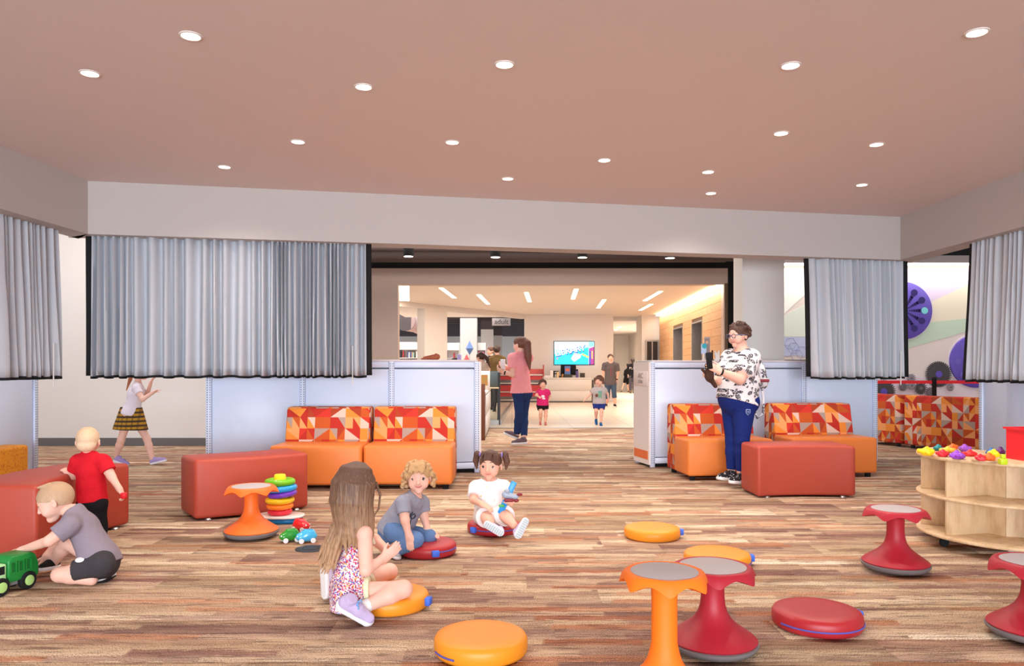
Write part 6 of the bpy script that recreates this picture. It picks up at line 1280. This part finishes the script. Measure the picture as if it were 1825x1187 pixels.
# --- two small children running in from the lobby
def lobby_children():
    p = Person('small child in hot pink shirt and black shorts running in from the lobby', 15.6, .010, TODD, dict(head=(967, 685), neck=(967.5, 695), pelvis=(967, 721), shR=(960, 699), shL=(976, 698), elR=(955.5, 705, -.1), wrR=(960, 707, -.22), elL=(980, 707, .05), wrL=(977, 715, .03), knR=(964, 735, -.08), anR=(963, 750.5, .02), knL=(973, 734, -.02), anL=(972, 751, -.04)), hf=(.08, -1, 0), H=.19, skin=SKIN2, chest=.105, waist=.10, hip=.105, th=.06)
    p.body(); p.face(brow=(70, 50, 40)); p.shirt(cm('magenta_jersey', (212, 44, 110)), .6, .012, hem=.02); p.pants(cm('black_shorts', (28, 26, 30)), .62, .012, name='shorts', loose=1.15)
    F_ = Sdf(.008); p.torso(F_, .014); c = F_.surf(p.ch + p.f * .3, -p.f, .5) - p.o; MB().sphere(c + V((0, 0, -.03)), .038, 8, sc=(1, .25, .8)).sphere(c + V((.015, 0, -.075)), .03, 8, sc=(1.2, .25, .6)).build('shirt_print', cm('white_print2', (236, 220, 226)), p.root)
    p.hair(hair_mat('dark_short_hair', (84, 56, 44), (112, 78, 60), .7, .9, 50), 'curly', .6)
    for x, dz in ((963, .02), (972, -.06)): q = W(x, 757, 15.6); p.shoe(V((q.x, q.y + .05 + dz, .0)), V((q.x, q.y - .08 + dz, .0)), (0, 0, 1), cm('coral_sandal', (190, 100, 96)), cm('tan_sole', (170, 120, 100)), L=.14)
    p = Person('small child in grey ringer shirt and blue shorts running with arms spread', 15.5, .010, TODD, dict(head=(1068, 679), neck=(1068, 691), pelvis=(1068, 718), shR=(1058.5, 695), shL=(1077.5, 695), elR=(1051, 703.5), wrR=(1044, 710.5), elL=(1083, 702), wrL=(1084, 710), knR=(1062.5, 732, -.05), anR=(1062.5, 745, .15), knL=(1072, 733, -.08), anL=(1071, 752, -.06)), hf=(-.45, -.9, .05), H=.225, chest=.12, waist=.115, hip=.12, th=.066)
    p.body(); p.face(brow=(90, 62, 44)); p.shirt(cm('heather_jersey', (186, 174, 172)), .62, .012, hem=.02); p.pants(cm('royal_shorts', (40, 56, 130)), .72, .014, name='shorts', loose=1.15)
    F_ = Sdf(.008); p.torso(F_, .014); c = F_.surf(p.ch + p.f * .3 - p.sp * .03, -p.f, .5) - p.o; MB().rbox(-.035, .04, -.008, .008, -.08, .075, .006, M=Matrix.Translation(c)).build('shirt_print', mat('blue_print', (60, 150, 190), .7, vary=(24, (150, 170, 60))), p.root); MB().sphere(c + V((-.065, .0, -.02)), .03, 8, sc=(1, .3, 1.2)).build('shirt_print', cm('brown_print', (120, 70, 60)), p.root)
    p.hair(hair_mat('brown_bowl_hair', (88, 54, 42), (120, 78, 58), .8, 1.1, 50), 'short', 1.4, line=-.10, extra=lambda f, P, H: [f.cone(P(e * .40, .05, .2), P(e * .40, .02, -.25), .12 * H, .08 * H, .04 * H) for e in (-1, 1)])
    BL = cm('blue_clog', (36, 96, 150)); q = W(1062.5, 751, 15.65); p.shoe(q + V((0, .06, .02)), q + V((0, -.05, -.06)), (0, -.3, 1), BL, BL, L=.16); q = W(1071, 758, 15.42); p.shoe(V((q.x, q.y + .06, 0)), V((q.x, q.y - .09, 0)), (0, 0, 1), BL, BL, L=.16)
lobby_children()
# --- people in the lobby and library
def far_people():
    p = Person('person in grey shirt and cropped jeans walking past the desk', 23.0, .012, ADULT, dict(head=(1088, 638), neck=(1088, 646), pelvis=(1088, 682), shR=(1077.5, 650.5), shL=(1099, 650.5), elR=(1075, 664), wrR=(1074.5, 677), elL=(1101.5, 665), wrL=(1099, 678), knR=(1083, 702, .0), anR=(1080.5, 720.5, .1), knL=(1094.5, 701, -.1), anL=(1096, 719, -.1)), hf=(.05, -1, 0), H=.235)
    p.body(); p.face(); p.shirt(cm('charcoal_jersey', (96, 88, 90)), .75, .014, hem=.08, belly=.02, loose=1.25); p.pants(cm('dark_denim', (64, 84, 108)), 1.45, .014, loose=1.2); p.hair(hair_mat('dark_tied_hair', (66, 44, 38), (80, 56, 46), 1.4, 1.7, 40), 'short', .7, line=.03)
    F_ = Sdf(.012); p.torso(F_, .016, belly=.02); MB().tube([F_.surf(p.ch + p.f * .5 + p.sp * z, -p.f, .6) + p.f * .004 - p.o for z in (.06, -.02, -.12, -.22)], .012, 5).build('red_stripe', cm('red_stripe', (150, 70, 84)), p.root)
    w_ = p.J['wrL']; k = Sdf(.01); k.cone(w_ + V((0, 0, .015)), w_ + V((0, 0, .05)), .04, .04, .003, cut='ab'); k.build('wristwatch', BLACK, p.root, p.o)
    for x, y, dz in ((1080, 725, .1), (1096, 724, -.1)): q = W(x, y, 23 + dz); p.shoe(V((q.x, q.y + .1, 0)), V((q.x, q.y - .15, 0)), (0, 0, 1), BLACK, WHS, L=.25)
    p = Person('person with long dark hair in black hooded top at the end of the hallway', 36.0, .016, ADULT, dict(head=(1127.5, 643), neck=(1127.5, 649), pelvis=(1126.5, 671), shL=(1120.5, 652), shR=(1134, 652), elL=(1119, 661), wrL=(1119.5, 668), elR=(1135, 661), wrR=(1134.5, 668), knL=(1124, 685), anL=(1123.5, 697), knR=(1130, 685), anR=(1130, 697)), hf=(0, 1, 0), H=.24, fwd=(0, 1, 0))
    p.body(); p.shirt(cm('black_hoodie', (24, 22, 26)), 1.9, .02, hem=.06); p.pants(cm('grey_denim', (76, 72, 84)), 1.95, .01); p.hair(hair_mat('black_hair', (34, 24, 24), (44, 32, 30), 1.2, 1.7, 40), 'short', .8, extra=lambda f, P, H: f.cone(P(0, -.3, .1), P(0, -.45, -.95), .34 * H, .22 * H, .05 * H)); p.face()
    text('PLAR', .16, 'lettering', cm('hoodie_letters', (170, 160, 160)), p.root, Matrix.Translation(p.ch - p.o + V((.0, -.150, .0))) @ Matrix.Rotation(PI / 2, 4, 'X'), .006)
    for x in (1123.5, 1130): q = W(x, 700, 36); p.shoe(V((q.x, q.y - .1, 0)), V((q.x, q.y + .15, 0)), (0, 0, 1), cm('tan_boot', (120, 96, 76)), BLKR, L=.25)
    p = Person('child in dark clothes stepping beside the person in the black hooded top', 36.6, .016, CHILD, dict(head=(1119, 652), neck=(1118, 658), pelvis=(1116, 676), shL=(1114.5, 661), shR=(1121, 661), elL=(1113, 668), wrL=(1114, 674), elR=(1122, 668), wrR=(1122, 674), knL=(1112, 684), anL=(1108.5, 694), knR=(1119, 687), anR=(1120, 697)), hf=(-.3, .9, 0), H=.21, fwd=(-.3, .9, 0))
    p.body(); p.face(); p.shirt(MATS['black_hoodie'], 1.2, .02, hem=.04); p.pants(MATS['black_shorts'], .8, .02, name='shorts'); p.hair(MATS['black_hair'], 'short', .6)
    for x, y in ((1107.5, 698), (1120, 700)): q = W(x, y, 36.6); p.shoe(V((q.x, q.y - .08, 0)), V((q.x, q.y + .1, 0)), (0, 0, 1), BLACK, WHS, L=.2)
    p = Person('person with dark afro hair in olive shirt, back turned, in the library opening', 20.5, .011, ADULT, dict(head=(885, 624.5), neck=(886, 634), pelvis=(886, 674), shL=(876, 640), shR=(897, 640), elL=(873, 655), wrL=(874, 668), elR=(899, 655), wrR=(898, 668), knL=(882, 706), anL=(881, 730), knR=(890, 706), anR=(891, 730)), hf=(-.2, 1, 0), H=.235, fwd=(-.1, 1, 0), chest=.17, waist=.16)
    p.body(); p.face(); p.shirt(cm('olive_jersey', (104, 84, 52)), .7, .016, hem=.08, loose=1.25); p.pants(cm('dark_trousers', (50, 48, 54)), 1.95, .01); p.hair(hair_mat('afro_hair', (56, 38, 34), (74, 52, 44), 1.5, 1.9, 40), 'curly', 1.5, 3, line=.05)
    for x in (881, 891): q = W(x, 733, 20.5); p.shoe(V((q.x, q.y - .1, 0)), V((q.x, q.y + .15, 0)), (0, 0, 1), BLACK, BLKR, L=.26)
    p = Person('person with brown hair and dark vest facing the one in olive', 21.3, .011, ADULT, dict(head=(874, 626), neck=(875, 634), pelvis=(874, 676), shL=(872, 640, -.1), shR=(877, 640, .2), elL=(869, 655), wrL=(866, 664), elR=(879, 655, .2), wrR=(872, 664, .25), knL=(872, 704), anL=(872, 727), knR=(877, 704), anR=(877, 727)), hf=(-.75, -.6, 0), H=.235, fwd=(-.9, -.3, 0))
    p.body(); p.face(); p.shirt(cm('navy_vest', (48, 46, 66)), .5, .014, hem=.08); p.pants(MATS['dark_trousers'], 1.95, .01); p.hair(hair_mat('mid_brown_hair', (94, 60, 46), (112, 74, 58), 1.4, 1.8, 40), 'short', .8)
    for x in (872, 877): q = W(x, 730, 21.3); p.shoe(V((q.x + .1, q.y, 0)), V((q.x - .15, q.y, 0)), (0, 0, 1), BLACK, BLKR, L=.25)
    p = Person('person with long dark brown ponytail in cream top beside the partition end', 17.0, .011, ADULT, dict(head=(856, 637), neck=(858.5, 647), pelvis=(858, 694), shL=(852, 653, -.05), shR=(866, 653, .05), elL=(849, 672), wrL=(850, 686), elR=(868, 672), wrR=(866, 686), knL=(856, 722), anL=(856, 744), knR=(862, 722), anR=(862, 744)), hf=(-.8, .5, -.1), H=.225, fwd=(-.75, .6, 0))
    p.body(); p.face(); p.shirt(cm('cream_jersey', (228, 200, 180)), .7, .014, hem=.07); p.pants(MATS['dark_trousers'], 1.95, .01); p.hair(hair_mat('dark_pony_hair', (70, 44, 38), (104, 62, 44), .9, 1.5, 40), 'short', .8, extra=lambda f, P, H: (f.cone(P(0, -.42, .2), P(.1, -.72, -.2), .15 * H, .2 * H, .05 * H), f.cone(P(.1, -.72, -.2), P(.2, -.95, -1.15), .2 * H, .06 * H, .05 * H)))
    for x in (856, 862): q = W(x, 749, 17); p.shoe(V((q.x + .1, q.y - .05, 0)), V((q.x - .12, q.y + .08, 0)), (0, 0, 1), BLACK, BLKR, L=.25)
    t = thing('plush_animal', 'reddish brown plush animal lying on the partition top', 'plush toy', (fx(769, 8.62), 8.62, 1.27)); f = Sdf(.005); f.cone((-.08, 0, .022), (.04, 0, .032), .018, .034, .02); f.ball((.065, 0, .036), .034, .015); f.ball((.05, .02, .066), .012, .006); f.cone((-.06, -.02, .015), (-.11, -.02, .010), .014, .010, .01); f.half((0, 0, 0), (0, 0, -1)); f.build('plush_body', mat('russet_plush', (140, 74, 52), .95, vary=(30, (186, 104, 74))), t)
far_people()
